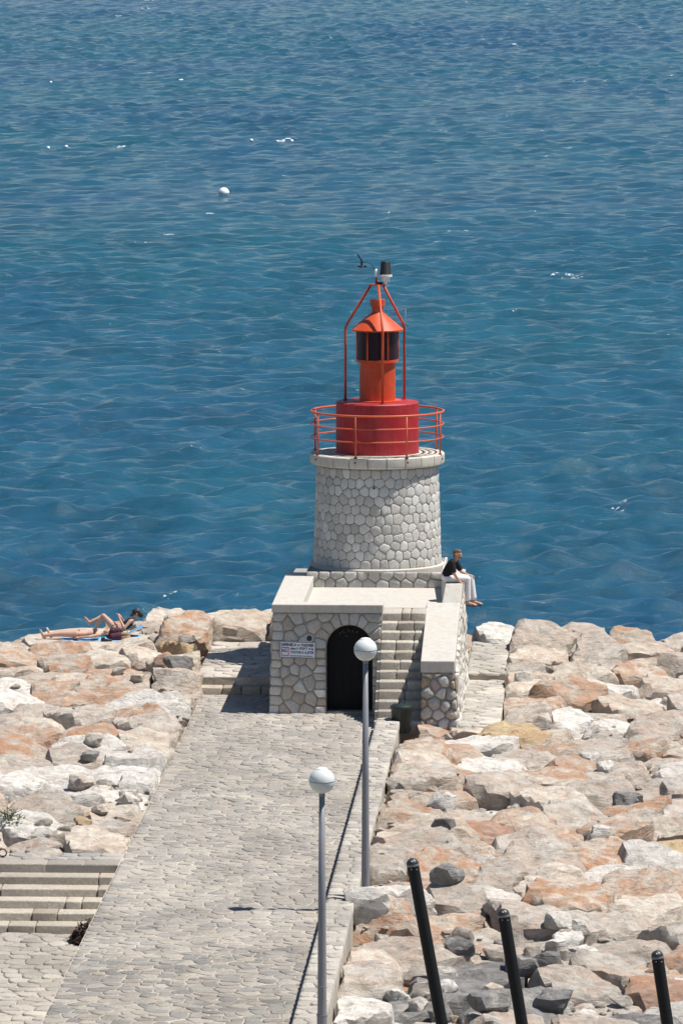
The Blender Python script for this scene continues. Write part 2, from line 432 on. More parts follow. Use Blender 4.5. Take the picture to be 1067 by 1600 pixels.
def lay(cells, fmap, name, mat, parent, joint, depth, proud, seed, colors, limit=300, order=None, stuff_mat=None, dome=.25, rim=.2, stuff_name=None, round_=.2, smooth=True):
    rnd = random.Random(seed); items = []
    for c in cells:
        if len(c) < 3: continue
        s = sum(c[i][0]*c[(i+1) % len(c)][1] - c[(i+1) % len(c)][0]*c[i][1] for i in range(len(c)))
        if s < 0: c = c[::-1]
        g = piece(c, fmap, joint, depth, proud, rnd, dome, rim, round_)
        if g: items.append((order(centroid(c)) if order else 0, g))
    items.sort(key=lambda t: t[0])
    for _, (vs, fs) in items[:limit]:
        o = Vector(sum((Vector(v) for v in vs), Vector()) / len(vs))
        me = bpy.data.meshes.new(name); me.from_pydata([Vector(v) - o for v in vs], [], fs); me.update()
        b = rnd.choice(colors); k = rnd.uniform(.82, 1.12)
        link(name, me, mat, parent, o, smooth, (b[0]*k, b[1]*k, b[2]*k, 1))
    if len(items) > limit:
        mb = MB()
        for _, (vs, fs) in items[limit:]: mb.add(vs, fs)
        o = mb.build(stuff_name or name + '_bulk', stuff_mat or mat, parent, smooth=smooth, color=colors[0] + (1,)); tag(o, kind='stuff')
rnd0 = random.Random(11)
def hexseeds(x0, x1, y0, y1, dx, dy, jit, rnd=rnd0):
    out = []; r = 0; y = y0 + dy*.5
    while y < y1:
        x = x0 + (dx*.5 if r % 2 else 0) + dx*.25
        while x < x1:
            out.append((x + rnd.uniform(-jit, jit)*dx, y + rnd.uniform(-jit, jit)*dy)); x += dx
        y += dy; r += 1
    return out
def poisson(x0, x1, y0, y1, r0, r1, rnd, tries):
    g = {}; out = []
    for _ in range(tries):
        x, y = rnd.uniform(x0, x1), rnd.uniform(y0, y1); r = rnd.uniform(r0, r1); i, j = int(x/r1), int(y/r1)
        if all((x-a)**2 + ((y-b)*.82)**2 > ((r+c)*.5)**2 for di in (-1, 0, 1) for dj in (-1, 0, 1) for a, b, c in g.get((i+di, j+dj), ())):
            g.setdefault((i, j), []).append((x, y, r)); out.append((x, y))
    return out
def rect(x0, x1, y0, y1): return [(x0, y0), (x1, y0), (x1, y1), (x0, y1)]

# ------------------------------------------------------------------ pier, ledge, quay, landings
PL, PR, LO = -1.72, 2.56, 3.08               # pier's edge over the rocks, foot of the ledge, ledge's outer edge
def flat(z): return lambda a, b, o: (a, b, z + o)
COB = [(.34,.305,.265), (.28,.262,.235), (.39,.35,.30), (.25,.238,.22), (.36,.315,.265), (.31,.287,.262)]
pier = MB().box(PL, PR+.3, -60, 3.2, -3, -.003).build('pier_pavement', M['bedding']); tag(pier, 'stone-paved pier walkway leading up to the lighthouse door', kind='structure')
rr = random.Random(5)
sd_ = poisson(PL+.02, PR, -44, 3.2, .14, .42, rr, 30000)
lay(voronoi(sd_, rect(PL+.005, PR, -44.3, 3.1)), flat(0), 'paving_stone', M['cobble'], pier, .012, .05, .010, 21, COB, 300,
    order=lambda c: -1 if -37.5 < c[1] < -30 and rr.random() < .95 else (0 if c[1] > -38 else 5) + c[1] * 1e-3, stuff_mat=M['paving_far'], dome=.6, rim=.22, round_=.15)
ledge = MB().box(PR+.01, LO, -60, -2.55, -3, .265).build('stone_ledge', M['bedding']); tag(ledge, 'low pale stone ledge along the pier beside the lamp posts', kind='structure')
sd_ = hexseeds(PR+.02, LO, -44, -2.6, .27, .40, .30, rr)
lay(voronoi(sd_, rect(PR, LO+.02, -44.2, -2.55)), flat(.275), 'ledge_stone', M['cobble'], ledge, .008, .16, .014, 22,
    [(.46,.42,.365), (.43,.395,.345), (.48,.44,.38), (.40,.37,.33)], 300, order=lambda c: 0 if c[1] > -38 else 1, dome=.5, rim=.25)
# landing beside the lighthouse, two steps up
land = MB().box(-1.9, .02, 3.42, 9.8, -1.5, .36).build('side_landing', M['bedding']); tag(land, 'pale paved landing beside the lighthouse wall, two steps above the pier', kind='structure')
lay(voronoi(hexseeds(-1.9, 0, 3.45, 9.7, .45, .5, .3, rr), rect(-1.9, 0, 3.43, 9.75)), flat(.37), 'landing_stone', M['cobble'], land, .010, .05, .012, 23,
    [(.50,.455,.40), (.46,.42,.37), (.53,.48,.42)], 200, dome=.5)
def step_row(name, x0, x1, v0, v1, z0, z1, cuts, parent, cols, rnd, mat):
    xs = [x0] + cuts + [x1]
    for a, b in zip(xs, xs[1:]):
        mb = MB(); j = lambda s=.022: rnd.uniform(-s, s)
        mb.hexa([(a+.006, v0+j(), z0), (b-.006, v0+j(), z0), (b-.006, v1, z0), (a+.006, v1, z0),
                 (a+.008, v0+.012+j(), z1-abs(j(.018))), (b-.008, v0+.012+j(), z1-abs(j(.018))), (b-.008, v1, z1), (a+.008, v1, z1)])
        c = rnd.choice(cols); k = rnd.uniform(.85, 1.1)
        o = Vector(((a+b)/2, v0, z0)); mb.v = [tuple(Vector(p) - o) for p in mb.v]
        mb.build(name, mat, parent, o, bevel=.024, color=(c[0]*k, c[1]*k, c[2]*k, 1), smooth=True)
STEPC = [(.44,.39,.32), (.38,.335,.275), (.50,.45,.38), (.35,.30,.245)]
ls = empty('landing_steps', (-.9, 3, 0)); tag(ls, 'two worn stone steps beside the lighthouse wall', 'steps')
pz = random.Random(3)
step_row('step_stone', -1.0, .9, 0, .46, -.05, .185, [-.35, .1, .55], ls, STEPC, pz, M['step'])
step_row('step_stone', -1.02, .9, .40, .9, -.05, .372, [-.6, -.05, .45], ls, STEPC, pz, M['step'])
# strip of paving along the stair wall on its seaward side
strip = empty('wall_walkway', (4.4, -2.4, 0)); tag(strip, 'weathered stone walkway at the foot of the stair wall', kind='structure')
MB().box(-.05, .92, -.3, 7.4, -2, .10).build('bedding', M['bedding'], strip)
MB().box(-.05, .90, 7.4, 13.5, -2, .26).build('bedding', M['bedding'], strip)
sc = [(.48,.44,.39), (.43,.40,.36), (.52,.475,.415)]
lay(voronoi(hexseeds(0, .9, -.3, 7.4, .40, .30, .25, rr), rect(-.03, .93, -.3, 7.4)), flat(.11), 'walkway_stone', M['cobble'], strip, .010, .05, .02, 24, sc, 200, dome=.5)
lay(voronoi(hexseeds(0, .9, 7.4, 13.4, .40, .34, .25, rr), rect(-.03, .91, 7.38, 13.4)), flat(.27), 'walkway_stone', M['cobble'], strip, .010, .05, .02, 25, sc, 200, dome=.5)
# lower quay and its stairs
quay = MB().box(-14, PL-.004, -60, -23.0, -4, -.975).build('lower_quay', M['bedding']); tag(quay, 'lower paved quay at the foot of the steps', kind='structure')
lay(voronoi(hexseeds(-7, PL, -38, -23.2, .38, .46, .33, rr), rect(-7, PL-.02, -38, -23.2)), flat(-.96), 'paving_stone', M['cobble'], quay, .012, .05, .010, 26,
    [(.41,.37,.325), (.38,.345,.30), (.44,.395,.345)], 300, order=lambda c: (c[0] < -4.6) + c[1]*1e-3, dome=.5, stuff_mat=M['paving_far'])
top = MB().box(-5.4, PL-.004, -21.0, -19.6, -3, -.012).build('step_landing', M['bedding']); tag(top, 'paved landing at the head of the quay steps', kind='structure')
lay(voronoi(hexseeds(-5.4, PL, -20.5, -19.6, .45, .45, .25, rr), rect(-5.4, PL-.01, -20.5, -19.62)), flat(0), 'paving_stone', M['cobble'], top, .012, .05, .012, 27,
    [(.36,.34,.315), (.40,.37,.335)], 100, dome=.5)
qs = empty('quay_steps', (PL, -23.25, -.96)); tag(qs, 'flight of six weathered stone steps leading down to the lower quay', 'steps')
for i in range(6):
    v0 = i * .45; z1 = .16 * (i + 1) + (.012 if i == 5 else 0)
    cuts = sorted(pz.uniform(-2.6, -.15) for _ in range(4)); cuts = [c for k, c in enumerate(cuts) if k == 0 or c - cuts[k-1] > .25]
    dk = [(.43,.375,.305), (.47,.42,.35), (.37,.32,.26)] if i < 5 else [(.30,.27,.235), (.35,.31,.265)]
    step_row('step_stone', -3.7 if i < 3 else -2.85, -.012, v0, v0 + (.55 if i < 5 else .52), -.3, z1, cuts, qs, dk, pz, M['step'])
ck = MB().hexa([(-5.4,-21.4,-1.2), (-4.62,-21.4,-1.2), (-4.62,-20.4,-1.2), (-5.4,-20.4,-1.2), (-5.4,-21.3,.16), (-4.66,-21.3,.16), (-4.66,-20.4,.16), (-5.4,-20.4,.16)]).build('stone_block', M['coping'], bevel=.05, smooth=True, color=(.5,.44,.36,1))
tag(ck, 'pale squared stone block at the head of the quay steps', 'block')

# ------------------------------------------------------------------ lighthouse
LH = empty('lighthouse', (0, 0, 0))
tag(LH, 'white stone lighthouse with red lantern on a rough stone base with stairs', 'lighthouse')
FLOOR = 2.25; TC = (2.2, 7.0)
WALLC = [(.56,.545,.515), (.62,.60,.575), (.51,.495,.465), (.56,.53,.48), (.66,.645,.62), (.51,.46,.40)]
TOWC = [(.68,.66,.615), (.71,.69,.65), (.64,.615,.57), (.69,.655,.60), (.60,.58,.54)]
# front wall with its arched opening
AL, AR, AS = 1.315, 2.366, 1.515; AC = (AL+AR)/2; ARAD = (AR-AL)/2
arch = [(AL, -.3), (AL, AS)] + [(AC - ARAD*math.cos(math.pi*k/14), AS + ARAD*math.sin(math.pi*k/14)) for k in range(1, 14)] + [(AR, AS), (AR, -.3)]
prof = [(0.0, -.3)] + arch + [(2.54, -.3), (2.58, 2.33), (.10, 2.33)]
mb = MB(); n = len(prof)
mb.add([(a, .03, b) for a, b in prof] + [(a, .55, b) for a, b in prof], [tuple(range(n)), tuple(reversed(range(n, 2*n)))] + [(k, n+k, n+(k+1) % n, (k+1) % n) for k in range(n)])
fw = mb.build('front_wall', M['mortar'], LH)
bm = bmesh.new(); bm.from_mesh(fw.data); bmesh.ops.triangulate(bm, faces=[f for f in bm.faces if len(f.verts) > 4]); bmesh.ops.recalc_face_normals(bm, faces=bm.faces); bm.to_mesh(fw.data); bm.free()
rw = random.Random(8)
S = []; ghost = []
def mirrored(p):                             # seeds come in pairs across the arch line, which makes that line an edge of the cells
    if p[1] < AS: return ((2*AL - p[0]) if p[0] < AC else (2*AR - p[0]), p[1])
    d = math.hypot(p[0]-AC, p[1]-AS); k = (2*ARAD - d)/d
    return (AC + (p[0]-AC)*k, AS + (p[1]-AS)*k)
z = .10
while z < 2.3:                               # corner stones
    S.append((.12 + z*.04, z)); z += rw.uniform(.17, .26)
z = .08
while z < AS:
    S.append((AL - .11, z)); ghost.append(mirrored(S[-1])); z += rw.uniform(.16, .24)
z = .12
while z < AS:
    S.append((AR + .075, z)); ghost.append(mirrored(S[-1])); z += rw.uniform(.18, .24)
for k in range(10):                          # voussoirs
    a = math.pi * (k + .5) / 10
    S.append((AC - (ARAD+.12)*math.cos(a), AS + (ARAD+.12)*math.sin(a))); ghost.append(mirrored(S[-1]))
for t in range(4000):
    p = (rw.uniform(.2, 2.5), rw.uniform(.05, 2.3))
    dm = .235 if p[1] > 1.2 else .205
    if AL - .15 < p[0] < AR + .12 and p[1] < AS: continue
    if math.hypot(p[0]-AC, p[1]-AS) < ARAD + .2 and p[1] >= AS: continue
    if all(math.hypot(p[0]-s[0], p[1]-s[1]) > dm for s in S): S.append(p)
cells = voronoi(S + ghost, [(0.0, -.05), (2.53, -.05), (2.575, 2.32), (.10, 2.32)], len(S))
lay(cells, lambda a, b, o: (a, .03 - o, b), 'wall_stone', M['wall_stone'], fw, .010, .02, .030, 31, WALLC, dome=.15, rim=.15, round_=.16)
# the massive body behind
mb = MB().hexa([(0.03, .5, -1), (2.55, .5, -1), (2.55, 9.6, -1), (.03, 9.6, -1), (.12, .5, FLOOR-.05), (2.55, .5, FLOOR-.05), (2.55, 9.6, FLOOR-.05), (.12, 9.6, FLOOR-.05)])
mb.box(2.551, 3.545, 1.0, 9.6, -1, FLOOR-.05); mb.box(3.546, 3.9, 2.3, 9.6, -1, FLOOR-.052)
body = mb.build('base_wall', M['mortar'], LH)
cells = voronoi(hexseeds(.0, 9.5, -.1, 2.3, .30, .24, .32, rw), rect(.02, 9.6, -.05, 2.2))
lay(cells, lambda a, b, o: (.03 + .04*b - o, a, b), 'wall_stone', M['wall_stone'], body, .013, .02, .03, 32, WALLC, dome=.35)
mb = MB().box(.76, 2.545, .5, 9.6, FLOOR-.05, FLOOR); mb.box(2.5455, 3.53, 1.60, 2.054, FLOOR-.048, FLOOR-.001); mb.box(2.5455, 3.92, 2.0545, 9.6, FLOOR-.048, FLOOR-.001)
mb.build('terrace_floor', M['cement'], LH)
# parapet: low rough wall under a smooth cement slab
def slab(name, x0, x1, y0, y1, z0, z1, mat, parent, bev=.02): return MB().box(x0, x1, y0, y1, z0, z1).build(name, mat, parent, bevel=bev, smooth=False)
slab('parapet_cap', .075, 2.605, -.03, .50, 2.325, 2.515, M['cement'], LH)
slab('parapet_cap', .075, .76, .502, 6.2, 2.20, 2.513, M['cement'], LH)
# stairs
stair = empty('staircase', (2.5, -2.40, 0)); stair.parent = LH
rs = FLOOR / 12; run = 3.36 / 12
for i in range(12):
    cuts = {0: [.55], 1: [.5]}.get(i, sorted([pz.uniform(.32, .5), pz.uniform(.68, .85)]) if i > 6 else [pz.uniform(.4, .7)])
    step_row('step_stone', .05, 1.06, i*run, i*run + (run + .06 if i < 11 else .90), max(-.1, i*rs - .2), (i+1)*rs, cuts, stair, [(.46,.42,.36), (.40,.36,.305), (.50,.46,.40)], pz, M['step'])
mb = MB()
for i in range(11): mb.box(.06, 1.05, i*run + .05, (i+1)*run + .05, -.3, (i+1)*rs - .02)
mb.build('stair_core', M['mortar'], stair)
mb = MB()                                    # the flank of the flight, facing the door
cs = []
pr = [(-2.38, -.1)]
for i in range(12): pr += [(-2.38 + i*run, (i+1)*rs - .02), (-2.38 + (i+1)*run, (i+1)*rs - .02)]
pr += [(-2.38 + 12*run, -.1)]
n = len(pr); mb.add([(2.5, a, b) for a, b in pr] + [(2.556, a, b) for a, b in pr], [tuple(reversed(range(n))), tuple(range(n, 2*n))] + [(k, (k+1) % n, n+(k+1) % n, n+k) for k in range(n)])
fl = mb.build('stair_flank', M['wall_stone'], LH, color=(.42, .39, .35, 1))
# stair wall with a sloping cap
V0, V1, V2 = -2.40, 2.05, 5.6
def wall_top(v): return 1.29 + (2.16 - 1.29) * (v - V0) / (V1 - V0) if v < V1 else 2.50
mb = MB()
for a, b in ((V0+.03, V1), (V1, V2)):
    za, zb = (wall_top(a), 2.16) if b <= V1 else (2.5, 2.5)
    xl = 3.54 if b <= V1 else 3.98; a += 0 if b <= V1 else .75
    mb.hexa([(xl, a, -.5), (4.385, a, -.5), (4.385, b, -.5), (xl, b, -.5), (xl+.035, a, za), (4.26, a, za), (4.26, b, zb), (xl+.035, b, zb)])
sw = mb.build('stair_wall', M['mortar'], LH)
SS = hexseeds(3.52, 4.42, -.02, 1.3, .26, .235, .3, rw)
lay(voronoi(SS, [(3.515, -.05), (4.41, -.05), (4.295, 1.28), (3.555, 1.28)]), lambda a, b, o: (a, V0+.03 - o, b), 'wall_stone', M['wall_stone'], sw, .014, .02, .05, 33,
    WALLC + [(.46,.35,.24), (.42,.35,.34)], dome=.2, rim=.18, round_=.17)
SS = hexseeds(V0, V2, 0, 2.5, .34, .24, .3, rw)
cells = []
for c in voronoi(SS, rect(V0+.01, V2, -.02, 2.49)):
    c2 = [p for p in c if p[1] < wall_top(p[0]) - .01]
    if len(c2) == len(c) or (len(c2) >= 3 and area(c2) > .012): cells.append(c2)
lay(cells, lambda a, b, o: (4.385 - .05*b + o, a, b), 'wall_stone', M['wall_stone'], sw, .014, .02, .045, 34, [(.60,.56,.49), (.56,.52,.46), (.63,.59,.53)], dome=.35)
mb = MB()
za, zb = wall_top(V0), 2.16
mb.hexa([(3.535, V0-.02, za), (4.305, V0-.02, za), (4.31, V1, zb), (3.535, V1, zb-.0), (3.54, V0-.02, za+.265), (4.30, V0-.02, za+.265), (4.30, V1, zb+.16), (3.54, V1, zb+.16)])
mb.build('wall_cap', M['cement'], LH, bevel=.022)
mb = MB().hexa([(3.86, V1+.004, 2.16), (4.305, V1+.004, 2.16), (4.31, 5.6, 2.16), (3.74, 5.6, 2.16), (3.95, V1+.58, 2.68), (4.345, V1+.58, 2.68), (4.345, 5.6, 2.68), (3.80, 5.6, 2.68)])
mb.build('parapet_cap', M['cement'], LH, bevel=.022)
# door
door = MB().box(AL-.1, AR+.1, .34, .42, -.3, 2.15).build('door', M['door'], LH)
for k in range(1, 6): MB().box(AL + k*.18-.006, AL + k*.18+.006, .332, .345, .05, 2.1).build('door_batten', M['door'], door)
MB().box(AL, AR, .02, .34, -.05, .055).build('threshold', M['step'], LH, color=(.3, .28, .25, 1), bevel=.01)
sx = random.Random(4)
mb = MB()
for x0, z0 in ((1.62, 1.82), (1.70, 1.86), (1.79, 1.87), (1.88, 1.88), (1.97, 1.84), (1.75, 1.78), (2.02, 1.36), (2.06, 1.27)):
    pts = [(x0 + sx.uniform(-.03, .05), .328, z0 + sx.uniform(-.05, .05)) for _ in range(4)]
    mb.tube(pts, .006, 5)
mb.build('chalk_scrawl', M['chalk'], door)
MB().tube([(.93, .01, 1.735), (.93, -.012, 1.735)], .062, 18).build('drain_hole', M['black'], fw)
# plinth under the tower
mb = MB().box(TC[0]-1.60, TC[0]+1.60, TC[1]-1.57, TC[1]+1.6, FLOOR-.05, 2.60); pl = mb.build('plinth', M['tower_mortar'], LH)
S2 = []
for r_, zz in enumerate((2.335, 2.535)):
    x = TC[0]-1.6 + (.13 if r_ else .02)
    while x < TC[0]+1.62: S2.append((x + rw.uniform(-.04, .04), zz + rw.uniform(-.02, .02))); x += rw.uniform(.24, .34)
lay(voronoi(S2, rect(TC[0]-1.62, TC[0]+1.62, 2.24, 2.63)), lambda a, b, o: (a, TC[1]-1.57 - o, b), 'plinth_stone', M['tower_stone'], pl, .011, .02, .022, 35, [(.62,.59,.54), (.66,.63,.58), (.58,.555,.51)], dome=.1, rim=.10, round_=.12)
for sgn in (-1, 1):
    lay(voronoi(hexseeds(TC[1]-1.5, TC[1]+1.6, 2.24, 2.63, .28, .2, .2, rw), rect(TC[1]-1.57, TC[1]+1.6, 2.24, 2.63)), lambda a, b, o: (TC[0]+sgn*(1.60+o), a, b), 'plinth_stone', M['tower_stone'], pl, .011, .02, .022, 36, TOWC, dome=.2)
MB().lathe([(1.60, 2.602), (1.60, 2.65), (1.53, 2.675), (1.4, 2.676)], TC, 64).build('base_moulding', M['cement'], pl, auto=40)
# tower shaft
TZ0, TZ1, TR0, TR1 = 2.66, 5.03, 1.535, 1.455
def trad(z): return TR0 + (TR1 - TR0) * (z - TZ0) / (TZ1 - TZ0)
tw = MB().lathe([(TR0-.018, TZ0-.02), (TR1-.018, TZ1+.01)], TC, 96).build('tower', M['tower_mortar'], LH, auto=40)
circ = 2*math.pi*1.5; ncol = 40; dx = circ / ncol; rows = 11; dz = (TZ1 - TZ0) / rows
S3 = []
for r_ in range(rows):
    zz = TZ0 + dz*(r_ + .5)
    for k in range(ncol):
        S3.append(((k + (.5 if r_ % 2 else 0) + rw.uniform(-.24, .24)) * dx, zz + rw.uniform(-.2, .2)*dz))
nr = len(S3)
G3 = [(x - circ, z) for x, z in S3 if x > circ*.9] + [(x + circ, z) for x, z in S3 if x < circ*.1]
cells = voronoi(S3 + G3, rect(-1, circ+1, TZ0, TZ1-.005), nr)
def tmap(a, b, o):
    th = a / 1.5; r = trad(b) - .018 + o
    return (TC[0] + r*math.cos(th), TC[1] + r*math.sin(th), b)
lay(cells, tmap, 'tower_stone', M['tower_stone'], tw, .0065, .015, .013, 37, TOWC, 300, order=lambda c: math.sin(c[0]/1.5), stuff_name='tower_stone_back', dome=.10, rim=.11, round_=.13)
MB().tube([(TC[0]-.02, TC[1]-1.50, 4.60), (TC[0]-.02, TC[1]-1.53, 4.60)], .028, 12).build('drain_hole', M['black'], tw)
# gallery of coping blocks
GR = 1.60
gal = MB().lathe([(1.44, 5.028), (GR-.05, 5.04), (GR-.05, 5.28), (1.0, 5.282)], TC, 72).build('gallery', M['tower_mortar'], LH, auto=40)
nb = 22
for k in range(nb):
    a0 = 2*math.pi*(k + .13)/nb + .0055; a1 = 2*math.pi*(k + 1.13)/nb - .0055; mb = MB(); pv = []
    m = 6
    prf = [(1.0, 5.20), (GR-.07, 5.035), (GR-.012, 5.075), (GR, 5.12), (GR, 5.285), (GR-.02, 5.305), (1.0, 5.31)]
    for i in range(m+1):
        a = a0 + (a1-a0)*i/m
        pv += [(TC[0]+r*math.cos(a), TC[1]+r*math.sin(a), z) for r, z in prf]
    L_ = len(prf); fs = [(i*L_+j, (i+1)*L_+j, (i+1)*L_+j+1, i*L_+j+1) for i in range(m) for j in range(L_-1)]
    fs += [tuple(range(L_)), tuple(reversed(range(m*L_, (m+1)*L_)))]
    mb.add(pv, fs); k_ = rw.uniform(.9, 1.06)
    mb.build('coping_stone', M['coping'], gal, color=(.62*k_, .585*k_, .52*k_, 1), auto=35)
for rr_ in (1.15, 1.29, 1.42): ring_tube(MB(), TC, rr_, 5.311, .006, 72, 6).build('cable', M['black'], gal, smooth=True)
# railing
rail = empty('railing', (TC[0], TC[1], 5.31)); rail.parent = LH
RR = GR - .03
for k in range(8):
    a = R(-90 - 61.7 + 45*k); x, y = RR*math.cos(a), RR*math.sin(a)
    p = MB().tube([(x, y, -.02), (x, y, .985)], .021, 10).build('post', M['rail'], rail, smooth=True)
    MB().tube([(x, y, -.01), (x, y, .012)], .045, 12).build('base_plate', M['rust'], p)
    MB().tube([(x*1.03, y*1.03, -.11), (x*1.045, y*1.045, -.11)], .022, 8).build('anchor_bolt', M['rust'], p)
for zz, r in ((.99, .026), (.685, .017), (.375, .017)): ring_tube(MB(), (0, 0), RR, zz, r).build('rail', M['rail'], rail, smooth=True)
# red drum and lantern
DZ = 6.53
MB().lathe([(.985, 5.30), (.985, 6.50), (.96, 6.525), (.0001, DZ+.012)], TC, 72).build('drum', M['red'], LH, auto=40)
MB().lathe([(.57, DZ-.01), (.57, DZ+.028), (.425, DZ+.032)], TC, 48).build('column_flange', M['orange'], LH, auto=40)
MB().lathe([(.425, DZ), (.425, 7.46)], TC, 56).build('lantern_column', M['orange'], LH, auto=40)
MB().lathe([(.42, 7.44), (.50, 7.47), (.50, 7.53), (.46, 7.53)], TC, 56).build('lantern_sill', M['orange'], LH, auto=40)
lan = MB().lathe([(.475, 7.52), (.475, 8.27)], TC, 56).build('lantern_glass', M['glass'], LH, auto=40)
for k in range(6):
    a = R(-90 - 27 + 60*k)
    c, s = math.cos(a), math.sin(a); x, y = TC[0]+.483*c, TC[1]+.483*s
    MB().tube([(x, y, 7.53), (x, y, 8.25)], .024, 8).build('glazing_bar', M['orange'], lan, smooth=True)
MB().lathe([(.465, 8.21), (.615, 8.215), (.62, 8.245), (.20, 8.60), (.13, 8.66), (.0001, 8.66)], TC, 56).build('lantern_roof', M['orange'], LH, auto=30)
MB().lathe([(.135, 8.6), (.135, 8.80), (.178, 8.80), (.178, 8.955), (.0001, 8.965)], TC, 32).build('roof_vent', M['orange'], LH, auto=40)
tri = empty('tripod_frame', (TC[0], TC[1], DZ)); tri.parent = LH
for a in (10.8, 130.8, 250.8):
    a = R(a); x, y = .82*math.sin(a), -.82*math.cos(a)
    l = MB().tube([(x, y, -.01), (x, y, 1.62), (x, y, 1.72), (x*.96, y*.96, 1.80), (x*.2, y*.2, 2.77)], .031, 10).build('leg', M['orange'], tri, smooth=True)
    MB().tube([(x, y, -.005), (x, y, .02)], .06, 12).build('foot_plate', M['red'], l)
MB().lathe([(.20, 2.755), (.20, 2.785)], (0, 0), 6).build('top_plate', M['orange'], tri)
MB().tube([(-.03, 0, 2.78), (-.03, 0, 3.12)], .026, 10).build('mast', M['orange'], tri, smooth=True)
MB().tube([(.645, .5, 1.35), (.65, .5, 2.15)], .006, 6).build('antenna', M['galv'], tri, smooth=True)
T0 = DZ + 2.785
bl = empty('signal_lamp', (TC[0]+.19, TC[1], T0)); tag(bl, 'black-hooded signal lamp on a white collar on top of the red frame', 'lamp')
MB().lathe([(.045, -.002), (.045, .06), (.105, .065), (.105, .17), (.155, .18), (.158, .225), (.12, .235)], (0, 0), 28).build('collar', M['white'], bl, auto=40)
MB().lathe([(.145, .225), (.138, .235), (.112, .52), (.095, .545), (.0001, .548)], (0, 0), 28).build('hood', M['black'], bl, auto=40)
MB().tube([(-.19, 0, .02), (-.06, 0, .02)], .03, 8).build('bracket', M['black'], bl)
ws = empty('wind_sensor', (TC[0]-.03, TC[1], T0+.335)); tag(ws, 'small black wind sensor with cups and vane on a curved arm', 'wind sensor')
MB().lathe([(.035, -.16), (.045, -.12), (.045, .0), (.02, .03)], (0, 0), 14).build('clamp', M['white'], ws, auto=40)
MB().tube([(-.01, 0, .0), (-.06, 0, .07), (-.13, 0, .16), (-.21, 0, .20), (-.29, 0, .185), (-.33, 0, .17)], .008, 6).build('arm', M['black'], ws, smooth=True)
hub = MB().lathe([(.02, .08), (.025, .16), (.018, .26), (.0001, .27)], (-.345, 0), 12).build('hub', M['black'], ws, auto=40)
for k in range(3):
    a = R(20 + 120*k); x, y = -.345+.085*math.cos(a), .085*math.sin(a)
    MB().tube([(-.345, 0, .11), (x, y, .095)], .006, 5).build('cup_arm', M['black'], hub)
    MB().lathe([(.006, .055), (.028, .07), (.036, .10), (.03, .105)], (x, y), 12).build('cup', M['black'], hub, auto=50)
MB().tube([(-.345, 0, .23), (-.40, 0, .28)], .007, 5).build('vane_boom', M['black'], hub)
MB().hexa([(-.38,-.004,.24), (-.355,-.004,.26), (-.355,.004,.26), (-.38,.004,.24), (-.455,-.004,.37), (-.43,-.004,.385), (-.43,.004,.385), (-.455,.004,.37)]).build('vane', M['black'], hub)

# ------------------------------------------------------------------ rock banks
def lerp(v, tab):
    if v <= tab[0][0]: return tab[0][1]
    for (a, x), (b, y) in zip(tab, tab[1:]):
        if v <= b: return x + (y - x) * (v - a) / (b - a)
    return tab[-1][1]
RB = [(-46, -.75), (-37, -.48), (-25, -.12), (-12, .05), (-3, .12), (2, .28), (8, .55), (10.5, .55), (12.5, 0), (17, -2.6), (22, -4.5)]
LB = [(-20, .05), (-12, .18), (-4, .30), (4, .45), (8.5, .58), (11, .58), (13, .2), (17, -2.6), (22, -4.5)]
def bank(u, v):
    if u > 1:
        z = lerp(v, RB) - .045 * max(0, u - 5)
        if u > 11: z -= .5 * (u - 11)
        if v < -8: z += .40 * max(0, 1 - (u - 3.1) / 1.4)
    else:
        z = lerp(v, LB) - .10 * max(0, -3.6 - u) * min(1, max(0, (v - 2) / 8))
        if u < -8: z -= .5 * (-8 - u)
        if u > -3.8 and v > 8: z += .38 * min(1, (u + 3.8) / .8) * min(1, (v - 8) / 2)
    return z
def on_bank(px, py, lift=.15):
    z = .2
    for _ in range(12): p = ground(px, py, z + lift); z = .5 * z + .5 * bank(p.x, p.y)
    return p
